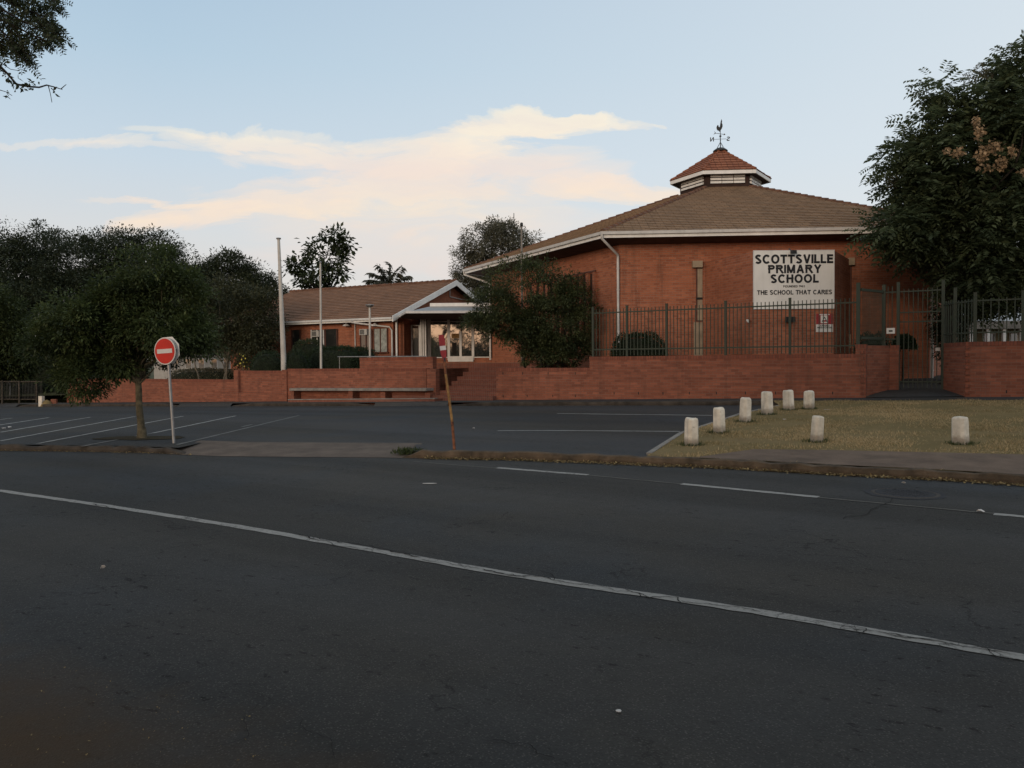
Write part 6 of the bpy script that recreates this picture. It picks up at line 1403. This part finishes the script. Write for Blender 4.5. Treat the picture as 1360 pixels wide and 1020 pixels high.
# ------------------------------------------------------------------ grass, weeds, litter
def inpoly(P, poly):
    x, y = P[:, 0], P[:, 1]; c = np.zeros(len(P), bool); n_ = len(poly)
    for i in range(n_):
        x1, y1 = poly[i][:2]; x2, y2 = poly[(i+1) % n_][:2]
        if y1 == y2: continue
        c ^= ((y1 > y) != (y2 > y)) & (x < (x2-x1)*(y-y1)/(y2-y1)+x1)
    return c
rg = np.random.default_rng(3); n_ = 230000
P_ = np.stack([rg.uniform(1.8, 15, n_), rg.uniform(10, 25, n_)], 1); P_ = P_[inpoly(P_, vg)]; P_ = P_[~inpoly(P_, fp_poly)]
dn = np.sin(P_[:, 0]*2.1+np.sin(P_[:, 1]*1.7)*2)*np.cos(P_[:, 1]*1.3+P_[:, 0]*.6); P_ = P_[rg.random(len(P_)) < np.clip(.42+.75*dn, .04, 1)]
z_ = np.array([zverge(a, b) for a, b in P_]); n_ = len(P_); base = np.column_stack([P_, z_])
ht = rg.uniform(.012, .040, n_)*(1+.8*(np.sin(P_[:, 0]*3.7+P_[:, 1]*2.3)*np.sin(P_[:, 1]*4.1) > .45)); a = rg.uniform(0, 2*math.pi, n_); w_ = np.column_stack([np.cos(a), np.sin(a), np.zeros(n_)])*.006
ln = rg.normal(size=(n_, 3))*.022; ln[:, 2] = ht
v = np.stack([base-w_, base+w_, base+ln], 1).reshape(-1, 3)
ti = np.clip(rg.normal(.5, .3, n_)+.25*np.sin(P_[:, 0]*1.3)*np.sin(P_[:, 1]*.9+1), 0, 1)
g = np_mesh('grass', v, np.arange(n_*3).reshape(-1, 3), M['blade'], None, np.repeat(ti, 3), 'stuff'); tag(g, 'short dry yellowish grass covering the verge between the bollards', 'grass', kind='stuff')
# fallen leaves along the foot of the kerb, in the gutter and on the grass
P_ = []
for _ in range(3600):
    x = rg.uniform(-1.5, 8.5); y = yn(x)-abs(rg.normal())*.055*(1+1.2*max(0, math.sin(x*1.1)))-.01; P_.append((x, y, .012+rg.random()*.012))
for _ in range(500): x = rg.uniform(-11, -5.8); P_.append((x, yn(x)-abs(rg.normal())*.05, .012))
for _ in range(140):
    x, y = rg.uniform(3, 14), rg.uniform(11.5, 22)
    if inpoly(np.array([[x, y]]), vg)[0]: P_.append((x, y, zverge(x, y)+.02))
for _ in range(650): x = rg.uniform(-4.2, -.9); P_.append((x, rg.uniform(2.6, 4.4)-.2*x*0-max(0, (x+2.6))*.5, .008))
P_ = np.array(P_); n_ = len(P_); A_ = rnd_unit(rg, n_); A_[:, 2] *= .3; A_ /= np.linalg.norm(A_, axis=1, keepdims=True)
Ls = rg.uniform(.012, .045, n_); far_ = P_[:, 1] < 6; Ls[far_] *= .35; Ls[:3600] *= 1.35
v = leaf_quads(rg, P_, A_, Ls, Ls*rg.uniform(.2, .8, n_), 1.5); g = np_mesh('fallen_leaves', v, quads(n_), M['leaf_yellow'], None, np.repeat(rg.random(n_), 4), 'stuff'); tag(g, 'dry fallen leaves and bits along the foot of the kerb', 'leaf litter', kind='stuff')
# weed tuft at the kerb end
q = road_hit(541, 607); t = thing('weed', 'green tuft of weeds where the kerb meets the concrete apron', 'weed', q)
n_ = 420; P_ = V3(q[0], q[1]+.12, .05)+rg.normal(size=(n_, 3))*V3(.12, .07, .02); A_ = rnd_unit(rg, n_); A_[:, 2] = abs(A_[:, 2])+.6; A_ /= np.linalg.norm(A_, axis=1, keepdims=True)
v = leaf_quads(rg, P_, A_, rg.uniform(.05, .12, n_), np.full(n_, .018)); np_mesh('leaves', v, quads(n_), M['leaf_mid'], t, np.repeat(rg.random(n_), 4))
# longer green tufts round the foot of every bollard
V_, T_ = [], []
for (px, py, hp, wp__, rz, lb) in bl_:
    q = hit(px, py, zverge); k = 260; a = rg.uniform(0, 2*math.pi, k); r_ = .13+abs(rg.normal(size=k))*.06
    B_ = np.column_stack([q[0]+np.cos(a)*r_, q[1]+np.sin(a)*r_*.9, np.full(k, q[2]-.005)]); a2 = rg.uniform(0, 2*math.pi, k); w_ = np.column_stack([np.cos(a2), np.sin(a2), np.zeros(k)])*.006
    l_ = rg.normal(size=(k, 3))*.025; l_[:, 2] = rg.uniform(.03, .085, k); V_.append(np.stack([B_-w_, B_+w_, B_+l_], 1).reshape(-1, 3)); T_.append(np.repeat(rg.random(k), 3))
V_ = np.concatenate(V_); g = np_mesh('grass_tufts', V_, np.arange(len(V_)).reshape(-1, 3), M['leaf_bush'], None, np.concatenate(T_), 'stuff'); tag(g, 'longer green grass tufts round the feet of the white bollards', 'grass', kind='stuff')
# bits of litter
lit = [(570, 643, .20, .05, 'white painted scrap of lane marking on the road below the leaning post', zero), (697, 0, 0, 0, '', None), (1302, 681, .09, .06, 'crushed white scrap on the road beside the right lane dash', zero), (1200, 643.5, .07, .03, 'tiny white scrap near the manhole cover', zero), (1347, 640, .10, .07, 'white crumpled wrapper against the kerb at the right edge', zero), (1098, 544.5, .16, .05, 'white paper scrap on the grass behind the last bollard', zverge), (1042, 558.5, .08, .05, 'white scrap on the grass right of the third bollard', zverge), (137, 757, .05, .03, 'tiny pale chip on the near road at the left', zero), (822, 947, .03, .03, 'tiny white chip on the near road at the bottom', zero), (5, 569.5, .12, .07, 'white litter on the car park at the far left edge', zlot), (13, 568.5, .10, .07, 'second white litter scrap on the car park at the far left edge', zlot), (629, 570, .06, .05, 'small pale scrap on the car park right of the bent post', zlot)]
for i, (px, py, w_, h_, lb, zf) in enumerate(lit):
    if zf is None: continue
    q = hit(px, py, zf); r_ = random.Random(i); mb = MB(); k = 7
    vs = [(q[0]+math.cos(a)*w_/2*r_.uniform(.7, 1.1), q[1]+math.sin(a)*h_/2*r_.uniform(.7, 1.1), q[2]+.010+(r_.uniform(0, .03) if w_ < .15 and w_ > .04 else 0)) for a in np.linspace(0, 2*math.pi, k+1)[:-1]]
    vs2 = [(x, y, z+.003) for x, y, z in vs]; mb.add(vs+vs2, [list(range(k))[::-1], list(range(k, 2*k))]+[[j, (j+1) % k, k+(j+1) % k, k+j] for j in range(k)])
    o = mb.build('litter', M['white_reflect']); tag(o, lb, 'litter', 'scraps of litter')
